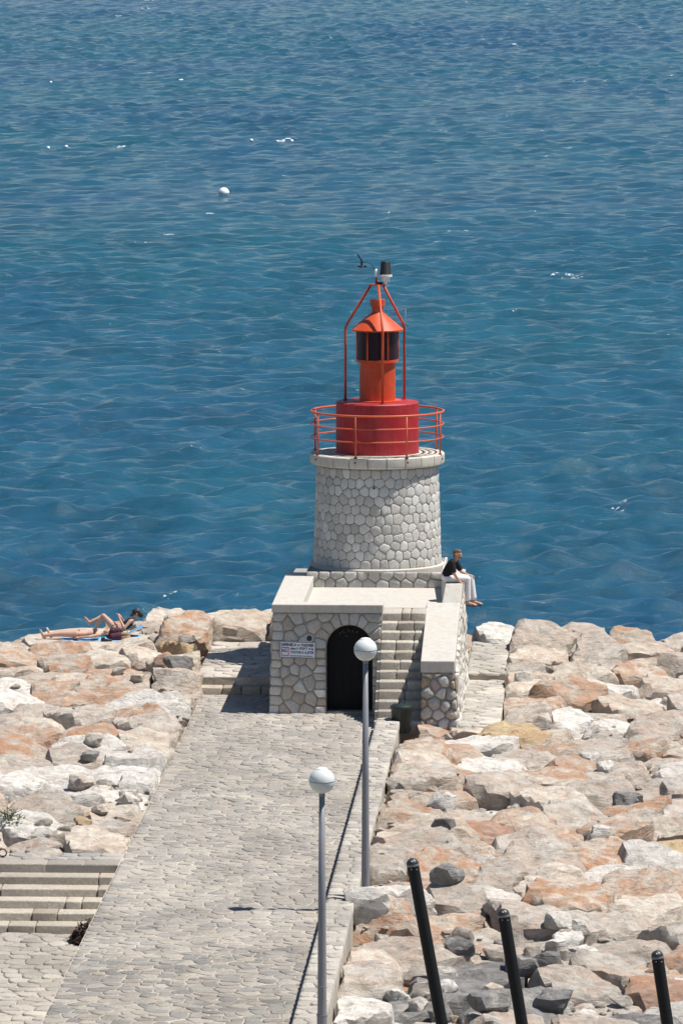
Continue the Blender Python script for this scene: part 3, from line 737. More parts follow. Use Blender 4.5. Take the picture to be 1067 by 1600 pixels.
# plan of the boulders, noted off the photograph: x, y, kind (g grey, c cream, w white, o orange-stained, y ochre, d dark, r red;
# capital = broad slab, trailing s = small loose rock)
PLAN = [((600, 960, 2.285), """500 65 O 690 62 w 400 60 ws 760 85 g 850 85 g 930 100 c 1020 110 c 560 100 c 340 110 g 610 110 c 470 150 g 660 150 G 780 160 g
940 130 o 1040 130 o 440 165 c 480 195 c 370 210 ws 520 215 o 900 185 o 1000 190 g 700 200 c 560 230 c 640 260 o 800 230 w 470 290 O 870 240 g 940 260 w
1010 275 ws 700 275 o 450 335 G 650 345 w 800 360 w 1000 330 g 940 380 g 470 415 Y 610 415 c 740 430 G 1040 400 w 920 450 o 1010 440 ws 300 440 W 210 472 O
60 485 ds 510 490 G 1000 495 G 730 480 ws 120 545 G 390 530 w 600 560 O 880 520 g 790 555 ws 460 590 G 950 570 g 70 610 o 170 605 o 750 620 G 870 650 ds
1000 630 g 215 655 ws 430 655 W 600 640 c 180 690 c 330 690 g 700 690 G 450 710 o 900 720 g 1010 720 d 160 742 C 780 750 o 600 750 o 500 762 cs"""),
((600, 1260, 2.285), """215 80 ds 350 45 r 520 115 G 720 70 O 770 100 ws 1000 110 y 960 165 w 740 165 o 1050 180 c 170 125 g 90 120 O 330 170 g 410 175 ys 550 185 G
220 210 O 50 230 o 800 215 w 700 215 w 600 245 c 930 270 O 1040 230 g 370 220 g 220 295 ds 390 275 w 60 285 w 640 300 O 280 310 g 400 335 ws 470 320 g 170 360 O
800 360 g 60 420 r 560 390 G 880 450 G 1010 430 g 640 435 gs 690 420 ws 270 415 gs 100 500 G 270 510 ds 690 480 ws 730 480 ws 400 490 gs 860 490 o 340 555 D 120 585 gs
30 560 ws 210 560 ws 580 530 ds 280 620 D 480 610 d 700 600 G 1000 620 R 50 640 ws 70 680 d 550 650 ds 430 690 d 250 690 ys 60 720 ws 170 740 g 330 730 cs
600 700 ds 640 740 ws 720 740 ws 880 740 d 800 650 g 450 765 g 30 765 g 620 420 ws 655 460 ws 610 465 ws 230 640 ws 150 650 gs 505 535 ws 500 570 ds 390 640 cs 210 715 ds 130 700 ws 380 745 ds"""),
((0, 940, 2.425), """660 100 C 880 90 O 790 155 y 850 160 w 910 150 ds 570 170 C 400 185 c 215 150 C 60 205 o 270 210 o 450 225 O 150 250 g 30 265 w
700 265 G 620 215 rs 770 230 ds 400 310 O 520 265 cs 200 300 o 60 350 w 560 360 W 690 345 G 150 370 g 300 370 c 90 475 O 330 500 O 570 440 G 670 470 g
60 590 G 150 590 o 580 525 c 340 590 ds 560 580 w 450 610 w 60 680 w 250 625 w 370 640 c 560 680 w 480 650 c 120 710 c 250 690 w 310 700 gs 60 740 w 180 770 g
490 750 C 290 770 c 320 795 ys 60 800 w 170 815 gs 420 790 g 490 810 o 330 842 c 450 842 c 100 868 g 40 880 c 170 840 ws 250 840 gs 400 890 C 310 930 w 170 920 g 60 920 g
20 935 g 410 935 ds 480 870 c 130 940 ds 340 250 ds 540 690 gs 440 640 ws 600 640 w 350 545 cs 500 700 ws 380 760 gs""")]
BASE = {'g': (.51, .46, .40), 'c': (.63, .56, .47), 'w': (.68, .645, .59), 'o': (.53, .45, .37), 'y': (.52, .40, .24), 'd': (.24, .23, .22), 'r': (.42, .28, .215)}
STAIN = {'g': .32, 'c': .38, 'w': .14, 'o': 1.0, 'y': .55, 'd': .0, 'r': .8}
WORD = {'g': 'grey-beige', 'c': 'cream', 'w': 'whitish', 'o': 'orange-stained', 'y': 'ochre', 'd': 'dark grey', 'r': 'rusty red'}
def zone(u, v):
    if u > 1:
        if v > -5: return 'beyond the stair wall' if v < 5 else 'at the seaward end past the stair wall'
        if v > -20: return 'beside the ledge before the stair wall' if u < 5.2 else 'out from the ledge before the stair wall'
        return 'beside the lamp posts' if u < 5.0 else 'among the black poles'
    if v > 5: return 'around the sunbathers' if u < -3.4 else 'behind the side landing'
    if v > -7: return 'beside the landing steps'
    return 'above the quay steps'
seeds = []; small = []
for (x0, y0, sc_), txt in PLAN:
    t = txt.split()
    for i in range(0, len(t), 3):
        px, py, code = x0 + float(t[i])/sc_, y0 + float(t[i+1])/sc_, t[i+2]
        p = on_bank(px, py)
        if p.x > 1: p.x = max(p.x, (5.30 if -2.75 < p.y < 11.3 else 3.10) + .45)
        elif p.y > 9.2 and p.x > -2.3: p.y = max(p.y, 10.6); p.x = min(p.x, .2)
        else: p.x = min(p.x, (-1.92 if p.y > 3 else PL) - .45)
        if code.endswith('s') and len(code) == 2: small.append((p.x, p.y, code[0]))
        else: seeds.append([p.x, p.y, 'c' if -2.4 < p.x < 1 and p.y > 9 else code.lower(), .4 if code.isupper() else 0., True])
keep = []
for s in seeds:                              # two notes of one rock
    if all((s[0]-k[0])**2 + ((s[1]-k[1])*.7)**2 > .55 for k in keep): keep.append(s)
seeds = keep
LIE = (-4.80, 9.45)                          # the flat boulder the sunbathers lie on
seeds = [s for s in seeds if not (abs(s[0]-LIE[0]) < 2.1 and abs(s[1]-LIE[1]) < 1.5)] + [[LIE[0], LIE[1], 'c', 3.0, True]]
rk = random.Random(17)
for t in range(9000):
    u, v = (rk.uniform(3.3, 12), rk.uniform(-44, 15.5)) if rk.random() < .62 else (rk.uniform(-9.5, .9), rk.uniform(-19.6, 15.5))
    if (in_frame(u, v, .2, 220) or rk.random() < .25) and all((u-s[0])**2 + ((v-s[1])*.8)**2 > 1.02**2 for s in seeds):
        if 3 < u < 5.6 and -2.6 < v < 11.3: continue
        if u > -2.2 and u < 3 and not (v > 10.3 and u < .9): continue
        seeds.append([u, v, ('c' if -2.4 < u < 1 else rk.choice('ggccowgo')), 0., False])
# neighbours that stand for the built edges, so that boulders stop there
def edges(u, v):
    g = []
    if u > 1:
        wall = 5.30 if -2.75 < v < 11.3 else 3.10
        if u - wall < 2.4: g.append((2*wall - u, v))
        if v < -2.75 and u < 5.4 and -2.75 - v < 1.6: g.append((u, 2*-2.75 - v))
    else:
        wall = (-1.92 if v < 9.9 or u < -1.95 else 1.1) if v > 3 else PL - .02
        if wall - u < 2.4 and not (v > 9.9 and u < -1.95): g.append((2*wall - u, v))
        if v > 9.9 and u > -1.95: g.append((u, 2*9.85 - v))
        if v + 19.55 < 2: g.append((u, 2*-19.55 - v))
    return g
pts = [(s[0], s[1]) for s in seeds]; wts = [s[3] for s in seeds]
gp_ = []
for (u, v), wt in zip(pts, wts):
    for g in edges(u, v): gp_.append((g, wt))
allp = pts + [g for g, _ in gp_]; allw = wts + [x for _, x in gp_]
cells = voronoi(allp, rect(-12, 15, -50, 18), len(pts), allw, 30)
ICO = {}
def ico(n):
    if n not in ICO:
        bm = bmesh.new(); bmesh.ops.create_icosphere(bm, subdivisions=n, radius=1)
        ICO[n] = (np.array([v.co[:] for v in bm.verts]), [tuple(v.index for v in f.verts) for f in bm.faces]); bm.free()
    return ICO[n]
def rock_mesh(name, planes, level, amp, rnd, pw=16, freq=1.0, rough=1.0):
    D, Fs = ico(level)
    N = np.array([p[0] for p in planes], float); h = np.array([p[1] for p in planes], float)
    N /= np.linalg.norm(N, axis=1)[:, None]
    t = np.clip(D @ N.T / h, 0, None)
    r = (t ** pw).sum(1) ** (-1 / pw)
    r = np.minimum(r, 1.5 * np.median(r) + .5 * r.min()); P = D * r[:, None]
    off = Vector((rnd.uniform(-50, 50), rnd.uniform(-50, 50), rnd.uniform(-50, 50)))
    out = []
    for p, d in zip(P, D):
        q_ = Vector(p) * freq + off
        n1 = noise.fractal(q_ * 1.1, .9, 2.1, 3)
        n2 = noise.ridged_multi_fractal(q_ * 2.3, .9, 2.2, 5, 1.0, 2.0) - 1.1
        n3 = noise.fractal(q_ * Vector((2, 2, 7.0)), .8, 2.2, 4) if False else noise.fractal(Vector((q_.x*1.6, q_.y*1.6, q_.z*5.5)), .8, 2.2, 4)
        k = amp * (.22*n1 - .34*n2*rough + .36*n3*rough)
        out.append(tuple(Vector(p) + Vector(d) * k))
    me = bpy.data.meshes.new(name); me.from_pydata(out, [], Fs); me.update()
    me.polygons.foreach_set('use_smooth', [True] * len(me.polygons)); me.set_sharp_from_angle(angle=R(30))
    return me
rocks_v = []; rocks_f = []
def register(o):
    b = len(rocks_v); mw = o.matrix_basis
    rocks_v.extend([mw @ v.co for v in o.data.vertices]); rocks_f.extend([tuple(i+b for i in p.vertices) for p in o.data.polygons])
LIE_Z = .50
rank = sorted(range(len(seeds)), key=lambda i: -(area(cells[i]) if len(cells[i]) > 2 else 0) * (1 if in_frame(seeds[i][0], seeds[i][1], .3, 10) else .01))
single = set(rank[:290]); fill = MB()
for idx, (s, c) in enumerate(zip(seeds, cells)):
    if len(c) < 3: continue
    sg = sum(c[i][0]*c[(i+1) % len(c)][1] - c[(i+1) % len(c)][0]*c[i][1] for i in range(len(c)))
    if sg < 0: c = c[::-1]
    c = clean(c, .12); cx, cy = centroid(c)
    ar = area(c)
    if len(c) < 3 or ar < .25: continue
    z = bank(cx, cy)
    ext = math.sqrt(ar)
    code = s[2]
    lie = s[3] == 3.0
    zt = z + rk.uniform(-.25, .21) * min(1.3, ext/1.6)
    if lie: zt = z = LIE_Z
    hh = min(1.0, .34 + .26*ext)             # half thickness
    cen = Vector((cx, cy, zt - hh))
    pl_ = []
    for k in range(len(c)):
        a, b = c[k], c[(k+1) % len(c)]; ex, ey = b[0]-a[0], b[1]-a[1]; l = math.hypot(ex, ey)
        nx, ny = ey/l, -ex/l; dist = (a[0]-cx)*nx + (a[1]-cy)*ny
        if dist < .12: dist = .12
        up = rk.uniform(-.02, .22) if ny > -.5 else rk.uniform(-.35, .2)
        ln = math.hypot(1, up)
        pl_.append(((nx, ny, up), max(.1, dist*1.005 + .012 + .3*up*hh) / ln))
    tilt = .01 if lie else .12
    pl_.append(((rk.gauss(0, tilt), rk.gauss(-.01 if lie else -.15, tilt), 1), hh))
    pl_.append(((rk.gauss(0, .2), rk.gauss(0, .2), -1), hh))
    rad = .5*ext
    for _ in range(0 if lie else rk.randint(4, 8)):        # broken edges
        a = rk.uniform(0, 6.283); e = rk.uniform(.35, 1.3)
        d = Vector((math.cos(a), math.sin(a), e)).normalized()
        pl_.append((tuple(d), (rad*math.hypot(d.x, d.y)*1.05 + hh*d.z) * rk.uniform(.84, .98)))
    big = in_frame(cx, cy, z, 20)
    me = rock_mesh('boulder', pl_, 4 if big and ext > 1.0 else 3, (.05 if lie else .19)*min(1.2, ext/1.7), rk, 60, 1.0)
    if idx not in single and not lie:
        vs_ = [v.co + cen for v in me.vertices]; fs_ = [tuple(p.vertices) for p in me.polygons]; b0 = len(rocks_v)
        fill.add(vs_, fs_); rocks_v.extend(vs_); rocks_f.extend([tuple(i+b0 for i in f) for f in fs_]); bpy.data.meshes.remove(me); continue
    b = BASE[code]; k = rk.uniform(.88, 1.1)
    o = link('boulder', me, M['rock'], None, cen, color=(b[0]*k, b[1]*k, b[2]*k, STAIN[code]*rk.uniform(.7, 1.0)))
    size = 'broad' if ext > 1.9 else ('medium' if ext > 1.3 else 'small')
    tag(o, f'{size} {WORD[code]} boulder in the rock bank {zone(cx, cy)}' if not lie else 'flat cream boulder on which the two sunbathers lie', 'boulder', None if lie else f'{size} {WORD[code]} boulders {zone(cx, cy)}')
    register(o)
if fill.v: tag(fill.build('small_boulders', M['rock_fill'], auto=30), 'smaller pale boulders packed between the large ones of the rock banks', 'boulders', kind='stuff')
BVH = BVHTree.FromPolygons(rocks_v, rocks_f)
def top_z(u, v, dflt=None):
    h = BVH.ray_cast(Vector((u, v, 12)), Vector((0, 0, -1)))
    return h[0].z if h[0] is not None else (bank(u, v) - .4 if dflt is None else dflt)
# loose rocks on top and in the gaps
for (u, v, code) in small:
    r = rk.uniform(.13, .26) * (1.15 if code == 'd' else 1)
    pl_ = [((i_, j_, k_), r*1.15*(.7 if k_ else 1)) for i_, j_, k_ in ((1,0,0),(-1,0,0),(0,1,0),(0,-1,0),(0,0,1),(0,0,-1))]
    for _ in range(11):
        d = Vector((rk.gauss(0, 1), rk.gauss(0, 1), rk.gauss(0, 1))).normalized()
        pl_.append((tuple(d), r * rk.uniform(.75, 1.05) * (1 - .30*abs(d.z)) * (1 + .25*abs(d.x))))
    me = rock_mesh('loose_rock', pl_, 3, .30*r, rk, 34, 2.6)
    b = BASE[code]; k = rk.uniform(.9, 1.12)
    o = link('loose_rock', me, M['rock'], None, (u, v, top_z(u, v) + .30*r), color=(b[0]*k, b[1]*k, b[2]*k, STAIN[code]*.6))
    o.rotation_euler.z = rk.uniform(0, 6.28)
    tag(o, f'{WORD[code]} loose rock lying on the boulders {zone(u, v)}', 'rock', f'{WORD[code]} loose rocks {zone(u, v)}')
# rubble that fills the gaps, beyond counting
mb = MB(); CH = []
for k_ in range(16):                         # sharp-edged chips
    bm = bmesh.new()
    for _ in range(13):
        d = Vector((rk.gauss(0, 1), rk.gauss(0, 1), rk.gauss(0, 1))).normalized() * rk.uniform(.75, 1.1); bm.verts.new(d)
    h_ = bmesh.ops.convex_hull(bm, input=bm.verts[:]); bmesh.ops.bevel(bm, geom=bm.edges[:], offset=.07, segments=1, affect='EDGES'); bm.verts.index_update()
    CH.append(([v.co.copy() for v in bm.verts], [tuple(v.index for v in f.verts) for f in bm.faces])); bm.free()
for t in range(5200):
    u, v = (rk.uniform(3.05, 10), rk.uniform(-40, 11)) if rk.random() < .68 else (rk.uniform(-8, -1.75), rk.uniform(-19.5, 11))
    if 3 < u < 5.3 and -2.6 < v < 11.3: continue
    if u > -1.95 and u < 3 and v > 2.9 and v < 10: continue
    z = top_z(u, v); zb = bank(u, v)
    if z > zb - .20 and rk.random() < .99: continue
    r = (.05 + .17*rk.random()**2) if z < zb - .20 else rk.uniform(.03, .08)
    z = max(z, zb - .72)
    sq = Vector((rk.uniform(.7, 1.4), rk.uniform(.7, 1.4), rk.uniform(.5, .9)))
    cv_, cf_ = rk.choice(CH); rot = Matrix.Rotation(rk.uniform(0, 6.28), 3, 'Z')
    mb.add([Vector((u, v, z + r*.25)) + rot @ Vector((d.x*sq.x, d.y*sq.y, d.z*sq.z)) * r for d in cv_], cf_)
tag(mb.build('rubble', M['rock'], smooth=False, color=(.46, .42, .37, .25)), 'broken stone rubble filling the gaps between the boulders', 'rubble', kind='stuff')
# core of the banks under the boulders
mb = MB()
for (u0, u1, v0, v1) in ((3.075, 16, -50, -2.7), (5.3, 16, -2.7, 22), (-14, -1.905, 3.0, 22), (-14, PL-.004, -19.6, 3.0), (-1.9, 2, 9.85, 22)):
    nu, nv = int((u1-u0)/.6)+1, int((v1-v0)/.6)+1
    g = [(u0+(u1-u0)*i/nu, v0+(v1-v0)*j/nv) for j in range(nv+1) for i in range(nu+1)]
    mb.add([(a, b, bank(a, b) - .75 + .15*noise.noise(Vector((a, b, 0)))) for a, b in g], [(j*(nu+1)+i, j*(nu+1)+i+1, (j+1)*(nu+1)+i+1, (j+1)*(nu+1)+i) for j in range(nv) for i in range(nu)])
tag(mb.build('rock_bank', M['rubble'], smooth=True), 'dark gravelly core of the rock banks', kind='structure')

# ------------------------------------------------------------------ street furniture
def lamp_post(u, v, z0, h, label):
    t = empty('lamp_post', (u, v, z0)); tag(t, label, 'lamp post', 'globe lamp posts along the pier ledge')
    MB().tube([(0, 0, -.25), (0, 0, .02), (0, 0, h*.5), (0, 0, h-.16)], [.078, .078, .064, .046], 16).build('pole', M['grey_paint'], t, smooth=True)
    MB().tube([(0, 0, .02), (0, 0, .24)], .084, 16).build('base_sleeve', M['grey_paint'], t, auto=40)
    MB().tube([(0, 0, .24), (0, 0, .262)], .088, 16).build('clamp_band', M['galv'], t, auto=40)
    MB().box(-.03, .03, -.079, -.066, .55, .75).build('hatch', M['grey_paint'], t, bevel=.006)
    MB().tube([(0, 0, h-.26), (0, 0, h-.16)], .052, 14).build('spigot', M['galv'], t, auto=40)
    n = 18; r = .214
    prof = [(r*math.sin(math.pi*k/n/2) if k else .06, -r*math.cos(math.pi*k/n/2)) for k in range(n+1)]
    g = MB().lathe([(max(.05, a), h + b) for a, b in prof], (0, 0), 40).build('globe_lower', M['globe_low'], t, smooth=True)
    MB().lathe([(r*math.cos(math.pi*k/n/2)*1.006, h + r*math.sin(math.pi*k/n/2)) for k in range(15)], (0, 0), 40).build('globe_upper', M['globe'], t, auto=50)
    ring_tube(MB(), (0, 0), r*1.003, h+.001, .0045, 48, 6).build('globe_seam', M['galv'], t, smooth=True)
    MB().lathe([(.095, h+.186), (.098, h+.194), (.09, h+.208), (.05, h+.222), (.0001, h+.225)], (0, 0), 32).build('globe_cap', M['white'], t, auto=50)
    return t
p = at_v(571, 1015, -25.95)
ft = MB().box(-.13, .13, -.13, .13, -.8, -.02).build('lamp_footing', M['step'], None, (p.x, p.y, .10), bevel=.03, color=(.36, .33, .29, 1)); tag(ft, 'small concrete footing under the lamp post nearest the lighthouse', 'footing')
lamp_post(p.x, p.y, .09, p.z - .09, 'grey lamp post with round globe nearest the lighthouse, in front of its door')
for (du, dv, zc, rx, ry, rz, code, lab) in ((.06, -.52, .18, .42, .30, .34, 'w', 'whitish rock standing just before the foot of the lamp post nearest the lighthouse'), (.42, -.42, .10, .28, .3, .26, 'c', 'cream rock beside the foot of the lamp post nearest the lighthouse')):
    pl_ = [((i_, j_, k_), (rx if i_ else ry if j_ else rz)) for i_, j_, k_ in ((1,0,0),(-1,0,0),(0,1,0),(0,-1,0),(.1,-.2,1),(0,0,-1))]
    for _ in range(9):
        d = Vector((rk.gauss(0, 1), rk.gauss(0, 1), abs(rk.gauss(0, 1)))).normalized(); pl_.append((tuple(d), math.sqrt((d.x*rx)**2 + (d.y*ry)**2 + (d.z*rz)**2) * rk.uniform(.92, 1.08)))
    b_ = BASE[code]; tag(link('loose_rock', rock_mesh('loose_rock', pl_, 3, .07, rk, 30, 2.0), M['rock'], None, (p.x + du, p.y + dv, zc), color=b_ + (STAIN[code]*.5,)), lab, 'rock')
p2 = at_v(503, 1220, -38.8)
lamp_post(p2.x, p2.y, .24, p2.z - .24, 'grey lamp post with round globe farther from the lighthouse along the ledge')
cb = MB().tube([(2.58, -26.35, .295), (2.72, -26.3, .302), (2.9, -26.42, .30), (3.03, -26.2, .305), (p.x-.05, -26.0, .27)], .014, 6).build('lamp_cable', M['black'], None, smooth=True)
tag(cb, 'thin dark cable crossing the ledge to the lamp post foot', 'cable')
def black_pole(top_px, foot_px, v, label):
    a, b = at_v(*top_px, v), at_v(*foot_px, v); d = (b - a).normalized(); foot = a + d * ((a.z - bank(a.x, v) + .5) / -d.z)
    t = empty('black_pole', foot); tag(t, label, 'pole', 'leaning black poles in the rock bank')
    r = .098; A = a - foot; d = -d
    A = A - d*.10
    MB().tube([(0, 0, 0), A], r, 20).build('shaft', M['matte_black'], t, auto=40)
    MB().tube([A - d*.02, A + d*.016], r*1.03, 20).build('rim', M['pole_ring'], t, auto=40)
    pts = [A + d*(.016 + .098*math.sin(math.pi/2*k/7)) for k in range(8)]
    MB().tube(pts, [max(.004, r*1.02*math.cos(math.pi/2*k/7)) for k in range(8)], 20).build('dome_cap', M['pole_cap'], t, smooth=True)
    s = A + d*.07 + Vector((0, -.078, 0)); MB().tube([s, s + Vector((0, -.012, .004))], .011, 8).build('screw', M['white'], t)
    for k in (-1, 1):
        s = A - d*.06 + Vector((.045*k + .015, -.088, 0)); MB().tube([s, s + Vector((0, -.01, 0))], .008, 8).build('screw', M['white'], t)
black_pole((643, 1342), (690, 1600), -41, 'leaning black pole with domed cap beside the ledge')
black_pole((785, 1421), (815, 1600), -41, 'leaning black pole with domed cap between the two other poles')
black_pole((1025, 1486), (1042, 1600), -41, 'leaning black pole with domed cap farthest from the ledge')
bn = empty('litter_bin', (3.13, -2.86, .0)); tag(bn, 'dark green litter bin with lid at the foot of the stair', 'bin')
bd = MB().lathe([(.195, 0), (.20, .02), (.225, .50), (.24, .52), (.24, .545)], (0, 0), 24).build('body', M['green_bin'], bn, auto=40)
for k in range(12):
    a = 2*math.pi*k/12; MB().tube([(.199*math.cos(a), .199*math.sin(a), .03), (.226*math.cos(a), .226*math.sin(a), .5)], .010, 6).build('rib', M['green_bin'], bd)
MB().lathe([(.255, .54), (.26, .56), (.255, .60), (.20, .635), (.09, .655), (.0001, .66)], (0, 0), 24).build('lid', M['green_bin'], bn, auto=40)
MB().tube([(-.06, 0, .65), (-.05, 0, .70), (.05, 0, .70), (.06, 0, .65)], .012, 8).build('handle', M['green_bin'], bn, smooth=True)
# wall sign
sg = empty('warning_sign', (.665, -.05, 1.475)); sg.rotation_euler.y = R(1.5); tag(sg, 'white bathing-ban sign with navy lettering and red pictogram on the stone wall', 'sign')
W_, H_ = .395, .170
MB().box(-W_, W_, -.006, .03, -H_, H_).build('panel', M['sign_white'], sg)
for a in ((-W_-.012, W_+.012, H_, H_+.014), (-W_-.012, W_+.012, -H_-.014, -H_), (-W_-.014, -W_, -H_, H_), (W_, W_+.014, -H_, H_)):
    MB().box(a[0], a[1], -.014, .02, a[2], a[3]).build('frame_bar', M['sign_frame'], sg)
def text(body, x, z, size, width, bold=.0):
    cu = bpy.data.curves.new('lettering', 'FONT'); cu.body = body; cu.size = size; cu.offset = bold; cu.extrude = .001
    o = bpy.data.objects.new('lettering', cu); C.objects.link(o)
    me = bpy.data.meshes.new_from_object(o.evaluated_get(bpy.context.evaluated_depsgraph_get()))
    bpy.data.objects.remove(o)
    xs = [v.co.x for v in me.vertices]; k = width / (max(xs) - min(xs)); x0 = min(xs)
    for v in me.vertices: v.co = Vector((x + (v.co.x - x0)*k, -.0085 - .5*v.co.z, z + v.co.y))
    me.materials.clear(); link('lettering', me, M['sign_ink'], sg)
text('DEFENSE de se BAIGNER', -.375, .085, .085, .745, .0035)
text('dans le PORT et la', -.165, .008, .075, .525, .0028)
text('TOUCHE de la JETEE', -.165, -.078, .075, .53, .0028)
x = -.165
while x < .35:                               # bottom line, too small to read in the photograph
    l = random.uniform(.02, .06); MB().box(x, min(x+l, .36), -.0095, -.006, -.148, -.128).build('small_print', M['sign_ink'], sg); x += l + .012
for a in ((-.372, -.195, .035, .055), (-.372, -.195, -.140, -.122), (-.372, -.354, -.122, .035), (-.213, -.195, -.122, .035)):
    MB().box(a[0], a[1], -.0095, -.006, a[2], a[3]).build('pictogram_border', M['sign_red'], sg)
MB().tube([(-.330, -.008, -.01), (-.330, -.0095, -.01)], .018, 12).build('pictogram', M['sign_ink'], sg)
MB().tube([(-.345, -.008, -.05), (-.31, -.008, -.03), (-.285, -.008, -.055), (-.255, -.008, -.035), (-.235, -.008, -.06)], .009, 6).build('pictogram', M['sign_ink'], sg)
mb = MB(); mb.tube([(-.268 + .028*math.cos(2*math.pi*k/16), -.008, -.012 + .028*math.sin(2*math.pi*k/16)) for k in range(17)], .006, 6); mb.build('pictogram', M['sign_ink'], sg)

# ------------------------------------------------------------------ buoys
def buoy(px, py, r, label, cat='buoy', group=None):
    p = ground(px, py, SEA)
    t = empty('mooring_buoy', (p.x, p.y, SEA)); tag(t, label, cat, group)
    n = 14
    MB().lathe([(max(.0001, r*math.sin(math.pi*k/n)), r*.55 - r*math.cos(math.pi*k/n)) for k in range(n+1)], (0, 0), 28).build('float', M['buoy'], t, smooth=True)
    ring_tube(MB(), (0, 0), r*1.0, r*.52, r*.05, 32, 6).build('rubbing_band', M['galv'], t, smooth=True)
    MB().tube([(0, 0, r*1.5), (0, 0, r*1.68)], r*.10, 8).build('eye', M['galv'], t)
buoy(350, 306, .34, 'large white round mooring buoy floating by itself on the sea')
for px, py in ((76, 233), (104, 231), (393, 221), (456, 222), (80, 130)):
    buoy(px, py, .13, 'tiny white marker buoy far out on the water', 'buoy', 'tiny marker buoys')

# ------------------------------------------------------------------ small things on the quay
def tuft(name, loc, n, spread, h, mat, rnd, lw=.05, droop=.5):
    mb = MB()
    for _ in range(n):
        a = rnd.uniform(0, 6.283); r = spread * math.sqrt(rnd.random()); x, y = r*math.cos(a), r*math.sin(a)
        z = h * (1 - (r/spread)**2) * rnd.uniform(.2, 1)
        l = rnd.uniform(.5, 1.3)*lw*2; b = rnd.uniform(0, 6.283); e = rnd.uniform(-droop, 1)
        d = Vector((math.cos(b), math.sin(b), e)).normalized()*l; s = Vector((-math.sin(b), math.cos(b), rnd.uniform(-.5, .5)))*lw*.45
        p = Vector((x, y, z)); mb.add([p - s, p + s*1.0, p + d*.6 + s*1.1, p + d, p + d*.6 - s*1.1], [(0, 1, 2, 3, 4)])
    return mb.build(name, mat, None, loc)
rt = random.Random(2)
pb = ground(14, 1282, .15); zb = top_z(pb.x, pb.y)
pt = empty('shrub', (pb.x, pb.y, zb)); tag(pt, 'low dusty green shrub growing between the white boulders', 'shrub')
lf = tuft('leaves', (0, 0, 0), 260, .32, .22, M['leaf'], rt, .028, .3); lf.parent = pt
mb = MB()
for k in range(7): a = k*.9; mb.tube([(0, 0, -.1), (.1*math.cos(a), .1*math.sin(a), .1), (.28*math.cos(a), .28*math.sin(a), .18)], [.012, .009, .004], 6)
mb.build('stem', M['weed'], pt)
ws_ = ground(128, 1474, -.92)
swd = tuft('seaweed_pile', (-2.08, -24.1, -.95), 700, .42, .42, M['weed'], rt, .05, .8); swd.scale = (.8, 1.3, 1); tag(swd, 'heap of dried brown seaweed against the pier wall below the steps', 'seaweed')
# a bicycle lying on the lower quay, mostly out of the picture
bk = empty('bicycle', (-4.15, -24.4, -.95)); tag(bk, 'blue-grey bicycle lying on the lower quay by the steps', 'bicycle')
def wheel(x, y):
    wv = MB(); ring_tube(wv, (x, y), .29, .06, .022, 40, 8); w_ = wv.build('tyre', M['tyre'], bk, smooth=True)
    mb = MB(); ring_tube(mb, (x, y), .265, .06, .012, 40, 6); mb.build('rim', M['galv'], w_, smooth=True)
    for k in range(12): MB().tube([(x, y, .06), (x+.26*math.cos(k*.5236), y+.26*math.sin(k*.5236), .06)], .003, 4).build('spoke', M['galv'], w_)
    MB().tube([(x, y, .02), (x, y, .12)], .03, 10).build('hub', M['galv'], w_)
wheel(.12, 0); wheel(-.92, .1)
mb = MB()
for a, b in (((.12, 0, .07), (-.02, .45, .1)), ((-.02, .45, .1), (-.55, .4, .1)), ((-.55, .4, .1), (-.42, -.02, .09)), ((-.42, -.02, .09), (-.05, .36, .1)), ((-.92, .1, .07), (-.55, .4, .1)), ((-.92, .1, .07), (-.42, -.02, .09))): mb.tube([a, b], .018, 8)
mb.build('frame', M['bike'], bk, smooth=True)
MB().tube([(-.02, .45, .1), (-.04, .58, .12)], .012, 8).build('stem', M['galv'], bk)
MB().tube([(.04, .66, -.02 + .05), (-.02, .6, .12), (-.06, .6, .2), (.02, .68, .42)], .012, 8).build('handlebar', M['galv'], bk, smooth=True)
MB().hexa([(-.68,.48,.05), (-.45,.48,.09), (-.45,.54,.09), (-.68,.54,.05), (-.68,.48,.2), (-.45,.48,.13), (-.45,.54,.13), (-.68,.54,.2)]).build('saddle', M['black'], bk, bevel=.02)
rg = empty('mooring_ring', (-4.05, -20.3, .02)); tag(rg, 'rusty iron mooring ring on the landing above the quay steps', 'mooring ring')
mb = MB(); mb.tube([(.075*math.cos(2*math.pi*k/20), 0, .085 + .075*math.sin(2*math.pi*k/20)) for k in range(21)], .014, 8); mb.build('ring', M['rust'], rg, smooth=True)
MB().tube([(0, 0, -.02), (0, 0, .03)], .03, 10).build('stud', M['rust'], rg)

